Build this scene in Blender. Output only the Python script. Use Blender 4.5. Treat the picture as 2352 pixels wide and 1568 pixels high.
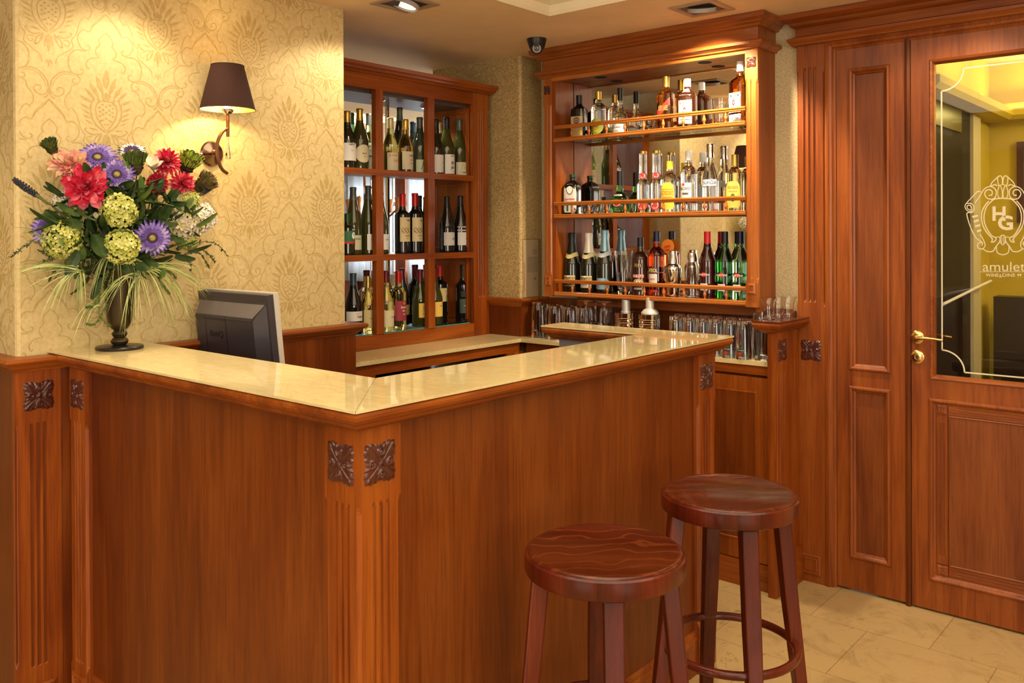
import bpy, math, random
from math import pi, sin, cos, radians
from mathutils import Matrix, Vector
random.seed(7)
S = bpy.context.scene
for o in list(bpy.data.objects): bpy.data.objects.remove(o)
COL = S.collection
# ---------------------------------------------------------------- camera
F_PX, CY_PX, CAM_Z = 2021.98, 542.74, 1.46
YAW, PITCH, ROLL = 0.705227, -0.003907, -0.004316
def cam_axes():
    r = Vector((cos(YAW), sin(YAW), 0)); f = Vector((-sin(YAW)*cos(PITCH), cos(YAW)*cos(PITCH), sin(PITCH)))
    u = r.cross(f)
    return cos(ROLL)*r+sin(ROLL)*u, -sin(ROLL)*r+cos(ROLL)*u, f
RT, UP, FW = cam_axes()
CAM = Vector((0, 0, CAM_Z))
cd = bpy.data.cameras.new('camera'); cam = bpy.data.objects.new('camera', cd); COL.objects.link(cam)
cd.sensor_width = 36; cd.lens = 36*F_PX/2352; cd.shift_y = -(784-CY_PX)/2352; cd.clip_start = 0.05
cam.matrix_world = Matrix(((RT.x, UP.x, -FW.x, 0), (RT.y, UP.y, -FW.y, 0), (RT.z, UP.z, -FW.z, CAM_Z), (0, 0, 0, 1)))
S.camera = cam
def at(px, py, ax, v):
    """the point of a known plane that is seen at a pixel of the 2352x1568 frame"""
    d = RT*((px-1176)/F_PX) - UP*((py-CY_PX)/F_PX) + FW
    i = 'xyz'.index(ax); t = (v-CAM[i])/d[i]
    return CAM+d*t
# ---------------------------------------------------------------- look and light
S.view_settings.view_transform = 'Standard'; S.view_settings.look = 'None'; S.view_settings.gamma = 1
S.view_settings.use_curve_mapping = False; S.view_settings.exposure = 0.0
W = bpy.data.worlds.new('world'); S.world = W; W.use_nodes = True
W.node_tree.nodes['Background'].inputs[0].default_value = (1, .86, .68, 1); W.node_tree.nodes['Background'].inputs[1].default_value = 0.3
CEIL = 2.365
def area(name, loc, target, sx, sy, power, col):
    l = bpy.data.lights.new(name, 'AREA'); l.shape = 'RECTANGLE'; l.size = sx; l.size_y = sy; l.energy = power; l.color = col
    o = bpy.data.objects.new(name, l); COL.objects.link(o); o.location = loc
    o.rotation_euler = (Vector(target)-Vector(loc)).to_track_quat('-Z', 'Y').to_euler(); return o
def spot(name, loc, target, power, size, blend, col, r=.03):
    l = bpy.data.lights.new(name, 'SPOT'); l.energy = power; l.spot_size = radians(size); l.spot_blend = blend; l.color = col; l.shadow_soft_size = r
    o = bpy.data.objects.new(name, l); COL.objects.link(o); o.location = loc
    o.rotation_euler = (Vector(target)-Vector(loc)).to_track_quat('-Z', 'Y').to_euler(); return o
def point(name, loc, power, col, r=.03):
    l = bpy.data.lights.new(name, 'POINT'); l.energy = power; l.color = col; l.shadow_soft_size = r
    o = bpy.data.objects.new(name, l); COL.objects.link(o); o.location = loc; return o
WARM = (1, .80, .55); DAY = (.93, .96, 1)
area('window_daylight', (3.49, -1.3, 1.45), (2.0, -1.3, 1.45), 3.1, 1.45, 74, (1, .93, .84))
area('window_daylight', (-.5, -3.99, 1.45), (-.5, -2.0, 1.45), 2.1, 1.45, 52, (1, .93, .84))
area('tray_glow', (-.25, .6, 2.50), (-.25, .6, 0), 3.4, 3.8, 120, (1, .82, .58))
area('dining_ceiling_glow', (-5.3, 4.9, 2.355), (-5.3, 4.9, 0), 1.3, .8, 55, (1, .93, .85))
# ceiling downlights: x, y, aim, power
DOWN = [(-2.565, 2.37, (-2.83, 2.0, 1.2), 17), (-2.565, 1.40, (-2.80, 1.22, 1.0), 14), (-1.72, 3.21, (-1.92, 3.62, 1.35), 85), (-2.56, .35, (-2.9, .3, 1.2), 22),
        (-.75, 3.21, (-1.0, 3.7, .9), 20), (-1.9, -.6, (-2.0, -.3, 0), 30), (-.4, -2.2, (-.4, -2.2, 0), 30), (1.2, 3.21, (1.2, 3.5, 0), 30)]
for x, y, a, p in DOWN: spot('downlight_lamp', (x, y, CEIL-.012), a, p, 105, .45, WARM, .035)
spot('worktop_lamp', (-2.3, 1.42, CEIL-.012), (-2.22, 1.27, 1.1), 46, 44, .6, WARM, .03)
for y in (2.78, 3.13): spot('cabinet_puck_lamp', (-3.21, y, 2.085), (-3.21, y, 1.0), 5, 120, .6, (1, .9, .72), .02)
# ---------------------------------------------------------------- materials
MATS = {}
def mat(name, col=(.8, .8, .8), rough=.5, metal=0, trans=0, ior=1.45, coat=0, emit=None, es=1, spec=.5, alpha=1):
    if name in MATS: return MATS[name]
    m = bpy.data.materials.new(name); m.use_nodes = True; b = m.node_tree.nodes['Principled BSDF']
    b.inputs['Base Color'].default_value = (*col, 1); b.inputs['Roughness'].default_value = rough; b.inputs['Metallic'].default_value = metal
    b.inputs['Transmission Weight'].default_value = trans; b.inputs['IOR'].default_value = ior; b.inputs['Coat Weight'].default_value = coat
    b.inputs['Specular IOR Level'].default_value = spec; b.inputs['Alpha'].default_value = alpha; b.inputs['Coat Roughness'].default_value = .12
    if emit: b.inputs['Emission Color'].default_value = (*emit, 1); b.inputs['Emission Strength'].default_value = es
    MATS[name] = m; return m
def nodes(m): return m.node_tree.nodes, m.node_tree.links, m.node_tree.nodes['Principled BSDF']
def ramp(N, pts):
    r = N.new('ShaderNodeValToRGB'); e = r.color_ramp.elements
    while len(e) < len(pts): e.new(.5)
    for i, (p, c) in enumerate(pts): e[i].position = p; e[i].color = (*c, 1)
    return r
def noise(N, L, vec, scale, detail=4, rough=.55, dist=0, msc=None):
    n = N.new('ShaderNodeTexNoise'); n.inputs['Scale'].default_value = scale; n.inputs['Detail'].default_value = detail
    n.inputs['Roughness'].default_value = rough; n.inputs['Distortion'].default_value = dist
    if msc:
        mp = N.new('ShaderNodeMapping'); mp.inputs['Scale'].default_value = msc; L.new(vec, mp.inputs[0]); vec = mp.outputs[0]
    L.new(vec, n.inputs['Vector']); return n
def mixc(N, L, fac, a, b, mode='MIX'):
    x = N.new('ShaderNodeMix'); x.data_type = 'RGBA'; x.blend_type = mode
    for s, v in ((x.inputs[0], fac), (x.inputs[6], a), (x.inputs[7], b)):
        if hasattr(v, 'links'): L.new(v, s)
        else: s.default_value = v if not isinstance(v, tuple) else (*v, 1)
    return x.outputs[2]
def bump(N, L, h, strength, dist=.002):
    b = N.new('ShaderNodeBump'); b.inputs['Strength'].default_value = strength; b.inputs['Distance'].default_value = dist
    L.new(h, b.inputs['Height']); return b.outputs[0]
def wood(name, axis='z', dark=(.125, .022, .002), mid=(.255, .056, .005), light=(.385, .105, .010), rough=.36, coat=.10, figure=.5, spec=.38, pore=.55):
    if name in MATS: return MATS[name]
    m = mat(name, mid, rough, coat=coat, spec=spec); N, L, B = nodes(m)
    tc = N.new('ShaderNodeTexCoord').outputs['Object']
    lo, hi = .35, 1.0
    sc = {'z': (hi, hi, .07), 'x': (.07, hi, hi), 'y': (hi, .07, hi)}[axis]
    g = noise(N, L, tc, 14, 7, .62, 1.1, sc)
    f = noise(N, L, tc, 2.4, 3, .5, 1.6, tuple(.25 if s < .5 else 1 for s in sc))
    p = noise(N, L, tc, 150, 3, .6, 0, tuple(.035 if s < .5 else 1 for s in sc))
    r = ramp(N, [(.30, dark), (.50, mid), (.72, light)]); 
    a = N.new('ShaderNodeMath'); a.operation = 'MULTIPLY_ADD'; L.new(f.outputs[0], a.inputs[0]); a.inputs[1].default_value = figure; 
    s = N.new('ShaderNodeMath'); s.operation = 'MULTIPLY_ADD'; L.new(g.outputs[0], s.inputs[0]); s.inputs[1].default_value = 1-figure*.6; s.inputs[2].default_value = -.2*figure
    L.new(s.outputs[0], a.inputs[2]); L.new(a.outputs[0], r.inputs[0])
    pr = ramp(N, [(.35, (.55, .5, .45)), (.55, (1, 1, 1))]); L.new(p.outputs[0], pr.inputs[0])
    c = mixc(N, L, pore, r.outputs[0], pr.outputs[0], 'MULTIPLY')
    L.new(c, B.inputs['Base Color'])
    rr = N.new('ShaderNodeMapRange'); rr.inputs[3].default_value = rough-.06; rr.inputs[4].default_value = rough+.1; L.new(g.outputs[0], rr.inputs[0]); L.new(rr.outputs[0], B.inputs['Roughness'])
    L.new(bump(N, L, p.outputs[0], .12, .0006), B.inputs['Normal'])
    return m
WZ = wood('cherry_wood_vertical', 'z'); WX = wood('cherry_wood_along_x', 'x'); WY = wood('cherry_wood_along_y', 'y')
WP = wood('cherry_veneer_panel', 'z', (.100, .0175, .0018), (.160, .034, .0032), (.225, .056, .006), .36, .10, .6)
WB = wood('bright_cherry_wood', 'z', (.22, .05, .008), (.36, .10, .016), (.50, .165, .03), .34, .25, .4)
WD = wood('door_cherry_wood', 'z', (.135, .026, .003), (.235, .055, .006), (.33, .092, .011), .38, .1, .5)
WDX = wood('door_cherry_wood_across', 'x', (.135, .026, .003), (.235, .055, .006), (.33, .092, .011), .38, .1, .5)
WDP = wood('door_panel_veneer', 'z', (.11, .023, .004), (.175, .043, .0065), (.245, .068, .011), .42, .08, .7)
WR = wood('carved_dark_wood', 'z', (.045, .010, .006), (.075, .017, .010), (.11, .028, .016), .27, .5, .4)
WS = wood('stool_mahogany', 'z', (.035, .0035, .001), (.092, .0095, .0025), (.175, .025, .005), .28, .22, .5, .4)
WSS = wood('stool_seat_mahogany', 'x', (.045, .0065, .0025), (.080, .012, .0035), (.12, .024, .006), .2, .45, .9)
def seat_lines(m):
    N, L, B = nodes(m); tc = N.new('ShaderNodeTexCoord').outputs['Object']; w = N.new('ShaderNodeTexWave'); w.wave_type = 'BANDS'; w.bands_direction = 'Y'; w.inputs['Scale'].default_value = 7; w.inputs['Distortion'].default_value = 9; w.inputs['Detail'].default_value = 2; w.inputs['Detail Scale'].default_value = 1.2
    L.new(tc, w.inputs['Vector']); r = ramp(N, [(.90, (0, 0, 0)), (.985, (.7, .7, .7))]); L.new(w.outputs[0], r.inputs[0]); c = B.inputs['Base Color'].links[0].from_socket
    L.new(mixc(N, L, r.outputs[0], c, (.145, .030, .008)), B.inputs['Base Color'])
seat_lines(WSS)
WOR = wood('golden_cherry_wood', 'x', (.28, .07, .010), (.44, .135, .022), (.58, .22, .045), .3, .4, .4)
def stone():
    m = mat('polished_cream_marble', (.66, .52, .26), .035, coat=.0, spec=.8); N, L, B = nodes(m); tc = N.new('ShaderNodeTexCoord').outputs['Object']
    a = noise(N, L, tc, 3, 4, .5, .8, (.5, 1, 1)); b = noise(N, L, tc, 90, 3, .6, 0, (.3, 1, 1))
    r = ramp(N, [(.3, (.62, .505, .245)), (.55, (.69, .58, .31)), (.8, (.74, .64, .38))]); L.new(a.outputs[0], r.inputs[0])
    r2 = ramp(N, [(.4, (.86, .82, .74)), (.6, (1, 1, 1))]); L.new(b.outputs[0], r2.inputs[0])
    L.new(mixc(N, L, .6, r.outputs[0], r2.outputs[0], 'MULTIPLY'), B.inputs['Base Color']); return m
STONE = stone()
def floor_mat():
    m = mat('beige_marble_tiles', (.5, .33, .14), .22); N, L, B = nodes(m); tc = N.new('ShaderNodeTexCoord').outputs['Object']
    mp = N.new('ShaderNodeMapping'); mp.inputs['Location'].default_value = (1.31+.212, -3.28+4.0, 0); L.new(tc, mp.inputs[0])
    br = N.new('ShaderNodeTexBrick'); L.new(mp.outputs[0], br.inputs['Vector']); br.inputs['Scale'].default_value = 1; br.inputs['Brick Width'].default_value = .424; br.inputs['Row Height'].default_value = .40
    br.inputs['Mortar Size'].default_value = .0012; br.inputs['Color1'].default_value = (.46, .325, .148, 1); br.inputs['Color2'].default_value = (.41, .285, .128, 1); br.inputs['Mortar'].default_value = (.22, .14, .06, 1)
    a = noise(N, L, tc, 6, 9, .65, 1.5); r = ramp(N, [(.3, (.72, .70, .66)), (.5, (1, 1, 1)), (.75, (1.0, 1.0, .97))]); L.new(a.outputs[0], r.inputs[0])
    v = N.new('ShaderNodeTexVoronoi'); v.feature = 'DISTANCE_TO_EDGE'; v.inputs['Scale'].default_value = 4
    nd = noise(N, L, tc, 3, 6, .7, 0); va = N.new('ShaderNodeVectorMath'); va.operation = 'MULTIPLY_ADD'; L.new(nd.outputs[1], va.inputs[0]); va.inputs[1].default_value = (.5, .5, 0); L.new(tc, va.inputs[2]); L.new(va.outputs[0], v.inputs['Vector'])
    vr = ramp(N, [(0, (.55, .48, .4)), (.012, (1, 1, 1))]); L.new(v.outputs[0], vr.inputs[0])
    c = mixc(N, L, 1, br.outputs[0], r.outputs[0], 'MULTIPLY'); gate = ramp(N, [(.48, (0, 0, 0)), (.6, (1, 1, 1))]); L.new(a.outputs[0], gate.inputs[0])
    L.new(mixc(N, L, gate.outputs[0], c, mixc(N, L, 1, c, vr.outputs[0], 'MULTIPLY')), B.inputs['Base Color']); return m
FLOOR = floor_mat()
def plaster(name, c1, c2, scale, bs, rough=.85, sharp=(.42, .58), bd=.003, sheen=0):
    m = mat(name, c1, rough); N, L, B = nodes(m); tc = N.new('ShaderNodeTexCoord').outputs['Object']
    a = noise(N, L, tc, scale, 6, .6, .4); b = noise(N, L, tc, 3, 4, .6)
    r = ramp(N, [(sharp[0], c1), (sharp[1], c2)]); L.new(a.outputs[0], r.inputs[0])
    r2 = ramp(N, [(.3, (.9, .88, .84)), (.7, (1.0, 1.0, 1.0))]); L.new(b.outputs[0], r2.inputs[0])
    L.new(mixc(N, L, 1, r.outputs[0], r2.outputs[0], 'MULTIPLY'), B.inputs['Base Color'])
    L.new(bump(N, L, a.outputs[0], bs, bd), B.inputs['Normal'])
    if sheen: B.inputs['Metallic'].default_value = sheen
    return m
PAPER = plaster('cream_wallpaper', (.56, .44, .195), (.67, .54, .275), 70, .08, .62, (.3, .6))
DAMASK = plaster('golden_damask_print', (.445, .32, .108), (.53, .40, .162), 60, .05, .5, (.3, .6))
SPONGE = plaster('gold_sponged_plaster', (.34, .23, .085), (.56, .41, .18), 170, .5, .45, (.44, .56), .002, .15)
SPONGE2 = plaster('pale_sponged_plaster', (.44, .34, .18), (.56, .46, .27), 150, .8, .7, (.42, .58), .003)
CEILM = plaster('cream_ceiling_paint', (.80, .62, .40), (.82, .64, .42), 8, .02, .8)
TRAYM = plaster('pale_cove_paint', (.74, .66, .46), (.76, .68, .48), 8, .02, .7)
YELLOW = plaster('mustard_wall_paint', (.60, .47, .045), (.63, .50, .055), 8, .02, .8)
WHITE = mat('white_paint', (.75, .75, .74), .6); BLACKP = mat('black_plastic', (.012, .012, .014), .35); STEEL = mat('brushed_steel', (.62, .58, .5), .22, 1)
CHROME = mat('chrome', (.75, .7, .65), .08, 1); BRASS = mat('polished_brass', (.75, .52, .2), .18, 1); BRONZE = mat('dark_bronze', (.055, .038, .016), .35, .6)
BRN = mat('brown_bronze_metal', (.16, .07, .03), .35, .8); GREYP = mat('grey_laminate', (.18, .165, .19), .5); DARK = mat('dark_void', (.006, .004, .003), .8)
def glassm(name, col=(1, 1, 1), rough=0.0, ior=1.48):
    m = mat(name, col, rough, trans=1, ior=ior); return m
CLEAR = glassm('clear_glass'); 
def pane_mat(name, tint=(1, 1, 1), refl=1.0):
    """flat window glass: see-through with a mirror sheen that grows at grazing angles"""
    if name in MATS: return MATS[name]
    m = bpy.data.materials.new(name); m.use_nodes = True; N = m.node_tree.nodes; L = m.node_tree.links; N.clear()
    o = N.new('ShaderNodeOutputMaterial'); t = N.new('ShaderNodeBsdfTransparent'); t.inputs[0].default_value = (*tint, 1); g = N.new('ShaderNodeBsdfGlossy'); g.inputs['Roughness'].default_value = 0.0
    f = N.new('ShaderNodeFresnel'); ge = N.new('ShaderNodeNewGeometry'); mr = N.new('ShaderNodeMapRange'); mr.inputs[3].default_value = 1.5; mr.inputs[4].default_value = 1/1.5; L.new(ge.outputs['Backfacing'], mr.inputs[0]); L.new(mr.outputs[0], f.inputs[0]); x = N.new('ShaderNodeMixShader'); mm = N.new('ShaderNodeMath'); mm.operation = 'MULTIPLY'; mm.inputs[1].default_value = refl
    L.new(f.outputs[0], mm.inputs[0]); L.new(mm.outputs[0], x.inputs[0]); L.new(t.outputs[0], x.inputs[1]); L.new(g.outputs[0], x.inputs[2]); L.new(x.outputs[0], o.inputs[0]); MATS[name] = m; return m
PANE = pane_mat('window_glass', (.98, .99, .98), .8); SHELFG = pane_mat('shelf_glass', (.88, .94, .90), 1.0)
MIRROR = mat('mirror_silver', (.86, .85, .83), .0, 1)
# ---------------------------------------------------------------- mesh building
ORG = {}
class MB:
    def __init__(s): s.v = []; s.f = []; s.mi = []; s.sm = []
    def add(s, vs, fs, mi=0, smooth=False):
        b = len(s.v); s.v += [tuple(v) for v in vs]; s.f += [tuple(b+i for i in f) for f in fs]; s.mi += [mi]*len(fs); s.sm += [smooth]*len(fs); return s
    def box(s, x0, x1, y0, y1, z0, z1, mi=0):
        if x0 > x1: x0, x1 = x1, x0
        if y0 > y1: y0, y1 = y1, y0
        if z0 > z1: z0, z1 = z1, z0
        return s.add([(x, y, z) for z in (z0, z1) for y in (y0, y1) for x in (x0, x1)], [(0, 2, 3, 1), (4, 5, 7, 6), (0, 1, 5, 4), (2, 6, 7, 3), (0, 4, 6, 2), (1, 3, 7, 5)], mi)
    def lathe(s, prof, c=(0, 0, 0), n=28, mi=0, sup=2, sx=1, sy=1, rot=0, axis=None, smooth=True, cap=True):
        """prof: (r,z) list turned about z; sup>2 makes the section squarer"""
        vs, fs = [], []
        for r, z in prof:
            for k in range(n):
                a = 2*pi*k/n+rot; ca, sa = cos(a), sin(a)
                q = 1 if sup == 2 else (abs(ca)**sup+abs(sa)**sup)**(-1/sup)
                if sup != 2: q = 1+(q-1)*min(1, max(0, (r/ max(p[0] for p in prof)-.45)/.3))
                vs.append((r*q*ca*sx, r*q*sa*sy, z))
        m = len(prof)
        for i in range(m-1):
            for k in range(n):
                a, b = i*n+k, i*n+(k+1) % n; fs.append((a, b, b+n, a+n))
        if cap and prof[0][0] > 1e-6: fs.append(tuple(reversed(range(n))))
        if cap and prof[-1][0] > 1e-6: fs.append(tuple(range((m-1)*n, m*n)))
        if axis is not None:
            q = Vector((0, 0, 1)).rotation_difference(Vector(axis)); vs = [q @ Vector(v) for v in vs]
        c = Vector(c); return s.add([Vector(v)+c for v in vs], fs, mi, smooth)
    def tube(s, pts, r, n=8, mi=0, closed=False, smooth=True, flat=1):
        pts = [Vector(p) for p in pts]; m = len(pts); vs, fs = [], []
        rs = r if isinstance(r, (list, tuple)) else [r]*m
        prev = None
        for i, p in enumerate(pts):
            a = pts[(i-1) % m] if (closed or i) else p; b = pts[(i+1) % m] if (closed or i < m-1) else p
            t = (b-a).normalized() if (b-a).length > 1e-9 else Vector((0, 0, 1))
            if prev is None:
                u = t.cross(Vector((0, 0, 1)));
                if u.length < .1: u = t.cross(Vector((1, 0, 0)))
            else: u = prev-t*prev.dot(t)
            u.normalize(); prev = u; w = t.cross(u)
            for k in range(n): vs.append(p+(u*cos(2*pi*k/n)+w*sin(2*pi*k/n)*flat)*rs[i])
        for i in range(m if closed else m-1):
            for k in range(n):
                a = i*n+k; b = i*n+(k+1) % n; c = ((i+1) % m)*n; fs.append((a, b, c+(k+1) % n, c+k))
        if not closed: fs += [tuple(reversed(range(n))), tuple(range((m-1)*n, m*n))]
        return s.add(vs, fs, mi, smooth)
    def prism(s, poly, fn, d, mi=0, smooth=False):
        """poly: 2D outline; fn(u,v,w)->3D; extruded from w=0 to w=d"""
        n = len(poly); vs = [fn(u, v, 0) for u, v in poly]+[fn(u, v, d) for u, v in poly]
        return s.add(vs, [tuple(range(n)), tuple(reversed(range(n, 2*n)))]+[(i, n+i, n+(i+1) % n, (i+1) % n) for i in range(n)], mi, smooth)
    def sweep(s, prof, path, z0=0, side=1, mi=0, closed=False, smooth=False):
        """moulding: prof of (out, z) swept along an xy path with mitred corners; out is to the right of travel when side=1"""
        P = [Vector((p[0], p[1])) for p in path]; m = len(P); k = len(prof); vs, fs = [], []
        for i in range(m):
            d0 = (P[i]-P[i-1]).normalized() if (i or closed) else None; d1 = (P[(i+1) % m]-P[i]).normalized() if (i < m-1 or closed) else None
            n0 = Vector((d0.y, -d0.x))*side if d0 else None; n1 = Vector((d1.y, -d1.x))*side if d1 else None
            if n0 is None: n = n1
            elif n1 is None: n = n0
            else: n = n0+n1; n = n*(1/ (n.dot(n0)))
            for o, z in prof: vs.append((P[i].x+n.x*o, P[i].y+n.y*o, z0+z))
        for i in range(m if closed else m-1):
            a, b = i*k, ((i+1) % m)*k
            for j in range(k): fs.append((a+j, a+(j+1) % k, b+(j+1) % k, b+j))
        if not closed: fs += [tuple(range(k)), tuple(reversed(range((m-1)*k, m*k)))]
        return s.add(vs, fs, mi, smooth)
    def build(s, name, mats, parent=None, local=False, loc=None, sharp=35):
        me = bpy.data.meshes.new(name)
        og = Vector((0, 0, 0)) if (parent is None or local) else ORG[parent.name]
        if loc is not None: og = Vector(loc)
        me.from_pydata([(v[0]-og.x, v[1]-og.y, v[2]-og.z) for v in s.v], [], s.f)
        for m in (mats if isinstance(mats, (list, tuple)) else [mats]): me.materials.append(m)
        me.polygons.foreach_set('material_index', s.mi); me.polygons.foreach_set('use_smooth', s.sm); me.update()
        if any(s.sm): me.set_sharp_from_angle(angle=radians(sharp))
        o = bpy.data.objects.new(name, me); COL.objects.link(o)
        if parent is not None: o.parent = parent
        if loc is not None and parent is None: o.location = loc
        ORG[o.name] = og; return o
def tag(o, label, cat, group=None, kind=None):
    o['label'] = label; o['category'] = cat
    if group: o['group'] = group
    if kind: o['kind'] = kind
    return o
def thing(name, loc, label, cat, group=None, rz=0):
    o = bpy.data.objects.new(name, None); o.empty_display_size = .05; COL.objects.link(o); o.location = loc; o.rotation_euler = (0, 0, rz)
    ORG[o.name] = Vector(loc); return tag(o, label, cat, group)
def struct(o): o['kind'] = 'structure'; return o
def kids(o): return [c for c in bpy.data.objects if c.parent == o]
def dup(root, loc, label, group=None, rz=None, scale=None):
    def rec(o, par):
        c = o.copy(); COL.objects.link(c); c.parent = par; ORG[c.name] = ORG.get(o.name)
        for ch in kids(o): rec(ch, c)
        return c
    src = kids(root); r = root.copy(); COL.objects.link(r); r.location = loc
    for ch in src: rec(ch, r)
    r['label'] = label
    if group: r['group'] = group
    if rz is not None: r.rotation_euler = (0, 0, rz)
    if scale: r.scale = scale if isinstance(scale, tuple) else (scale,)*3
    return r
_T = {}
def text(s, bold=0.0):
    k = (s, bold)
    if k not in _T:
        c = bpy.data.curves.new('t', 'FONT'); c.body = s; c.size = 1; c.offset = bold; c.resolution_u = 3; o = bpy.data.objects.new('t', c)
        me = bpy.data.meshes.new_from_object(o); vs = [tuple(v.co) for v in me.vertices]; fs = [tuple(p.vertices) for p in me.polygons]
        bpy.data.objects.remove(o); bpy.data.curves.remove(c); bpy.data.meshes.remove(me)
        x0 = min(v[0] for v in vs); x1 = max(v[0] for v in vs); y0 = min(v[1] for v in vs); y1 = max(v[1] for v in vs)
        _T[k] = ([((v[0]-x0)/(x1-x0), (v[1]-y0)/(y1-y0)) for v in vs], fs, (x1-x0)/(y1-y0))
    return _T[k]
def write(mb, s, fn, u0, u1, v0, v1, mi=0, bold=0.0):
    """fill the box u0..u1, v0..v1 with the text, mapped to 3D by fn(u,v)"""
    vs, fs, _ = text(s, bold); mb.add([fn(u0+(u1-u0)*a, v0+(v1-v0)*b) for a, b in vs], fs, mi)
def ribbon(mb, pts, w, fn, mi=0, closed=False, taper=False):
    """a flat stroke of width w along 2D points, smoothed; mapped to 3D by fn(u,v)"""
    P = smooth2(pts, closed); m = len(P); vs, fs = [], []
    for i in range(m):
        a = P[(i-1) % m] if (closed or i) else P[0]; b = P[(i+1) % m] if (closed or i < m-1) else P[-1]
        dx, dy = b[0]-a[0], b[1]-a[1]; l = math.hypot(dx, dy) or 1; ww = w/2*(1 if not taper else (.25+.75*sin(pi*min(1, max(0, i/(m-1))))))
        vs += [fn(P[i][0]-dy/l*ww, P[i][1]+dx/l*ww), fn(P[i][0]+dy/l*ww, P[i][1]-dx/l*ww)]
    for i in range(m if closed else m-1): j = (i+1) % m; fs.append((2*i, 2*i+1, 2*j+1, 2*j))
    mb.add(vs, fs, mi)
def smooth2(P, closed=False, k=4):
    out = []; m = len(P)
    for i in range(m if closed else m-1):
        g = (lambda j: P[j % m]) if closed else (lambda j: P[min(max(j, 0), m-1)])
        a, b, c, d = g(i-1), g(i), g(i+1), g(i+2)
        for t in range(k):
            t /= k; out.append(tuple(.5*((2*b[q])+(-a[q]+c[q])*t+(2*a[q]-5*b[q]+4*c[q]-d[q])*t*t+(-a[q]+3*b[q]-3*c[q]+d[q])*t**3) for q in range(len(b))))
    if not closed: out.append(tuple(P[-1]))
    return out
# ---------------------------------------------------------------- shell
XW = -2.83; YB = 3.62; YP = 3.594
def grid_wall(name, fnbox, m): return struct(MB().box(*fnbox).build(name, m))
struct(MB().box(-9.2, 3.6, -4.1, 7.2, -.05, 0).build('floor', FLOOR))
TX0, TX1, TY0, TY1 = -2.26, 1.9, -1.9, 2.90
mb = MB().box(-9.2, TX0, -4.1, 7.2, CEIL, CEIL+.3).box(TX1, 3.6, -4.1, 7.2, CEIL, CEIL+.3).box(TX0, TX1, TY1, 7.2, CEIL, CEIL+.3).box(TX0, TX1, -4.1, TY0, CEIL, CEIL+.3)
mb.box(TX0, TX1, TY0, TY1, CEIL+.2, CEIL+.3, 1)
struct(mb.build('ceiling', [CEILM, TRAYM]))
cov = [(0, -.001), (.0, .2), (-.19, .2), (-.19, .165), (-.12, .16), (-.09, .14), (-.075, .10), (-.05, .085), (-.045, .05), (-.02, .035), (-.012, .01), (-.004, -.004)]
struct(MB().sweep([(o*1, z) for o, z in cov], [(TX0, TY0), (TX0, TY1), (TX1, TY1), (TX1, TY0)], CEIL, side=-1, closed=True, smooth=False).build('trim_1', TRAYM))
# damask print, drawn in millimetre-like units of one repeat, mirrored about its own axis
UX, UZ = .350/695, .292/700
RB = [([(0, 390), (25, 430), (75, 490), (105, 545), (140, 540), (172, 580), (175, 630), (150, 680), (115, 690), (100, 665), (118, 652)], 9),
      ([(12, 400), (60, 455), (92, 510), (100, 560)], 4), ([(0, 535), (25, 562), (45, 600), (40, 635), (60, 662), (65, 700), (45, 735)], 8),
      ([(45, 735), (100, 750), (125, 790), (115, 830), (100, 818)], 8), ([(130, 700), (190, 700), (228, 750), (232, 810), (220, 860), (185, 885), (150, 870), (145, 845), (165, 838)], 10),
      ([(185, 885), (240, 872), (290, 892), (330, 945), (342, 1000), (340, 1060), (315, 1085)], 10), ([(196, 895), (240, 890), (280, 905), (315, 950), (330, 1000)], 5),
      ([(178, 890), (163, 920), (180, 952), (208, 945), (205, 920), (190, 920)], 8), ([(340, 1020), (325, 1055), (295, 1062), (265, 1040), (262, 1008), (285, 995), (302, 1015), (288, 1030)], 8),
      ([(172, 955), (212, 972), (222, 1015), (250, 1060), (256, 1110), (235, 1150), (218, 1138)], 7), ([(240, 1160), (212, 1142), (185, 1185), (170, 1250), (160, 1290), (135, 1330), (142, 1385), (92, 1435), (50, 1475), (40, 1525)], 7),
      ([(0, 1062), (40, 1066), (66, 1110), (62, 1180), (36, 1240), (3, 1288)], 9), ([(78, 1050), (98, 1110), (92, 1190), (62, 1252), (6, 1302)], 11),
      ([(50, 1315), (95, 1325), (135, 1292), (122, 1278)], 11), ([(30, 1310), (70, 1350), (78, 1400), (60, 1385)], 9), ([(90, 1340), (125, 1350), (110, 1385), (90, 1370)], 6)]
LF = [((0, 812), (0, 965), 46), ((64, 868), (22, 1005), 34), ((108, 925), (48, 1035), 28), ((137, 972), (72, 1055), 24), ((168, 1035), (88, 1085), 24), ((165, 1098), (102, 1132), 17),
      ((155, 1138), (102, 1172), 15), ((150, 1178), (98, 1208), 15), ((138, 1214), (88, 1242), 14), ((26, 985), (12, 1060), 24), ((0, 1445), (0, 1310), 30), ((26, 1415), (12, 1320), 15), ((60, 1395), (30, 1315), 15),
      ((0, 990), (0, 1050), 30), ((55, 1035), (40, 1080), 20), ((110, 1275), (55, 1290), 14), ((0, 1550), (0, 1500), 14), ((22, 1535), (8, 1495), 9)]
DOTS = [(0, 1105), (24, 1090), (44, 1115), (20, 1130), (40, 1145), (0, 1150), (22, 1165), (42, 1178), (0, 1195), (20, 1208), (34, 1215), (10, 1240)]
lift = [.0002]
def step(): lift[0] = .0002+(lift[0]-.0002+.000005) % .0003
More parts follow.
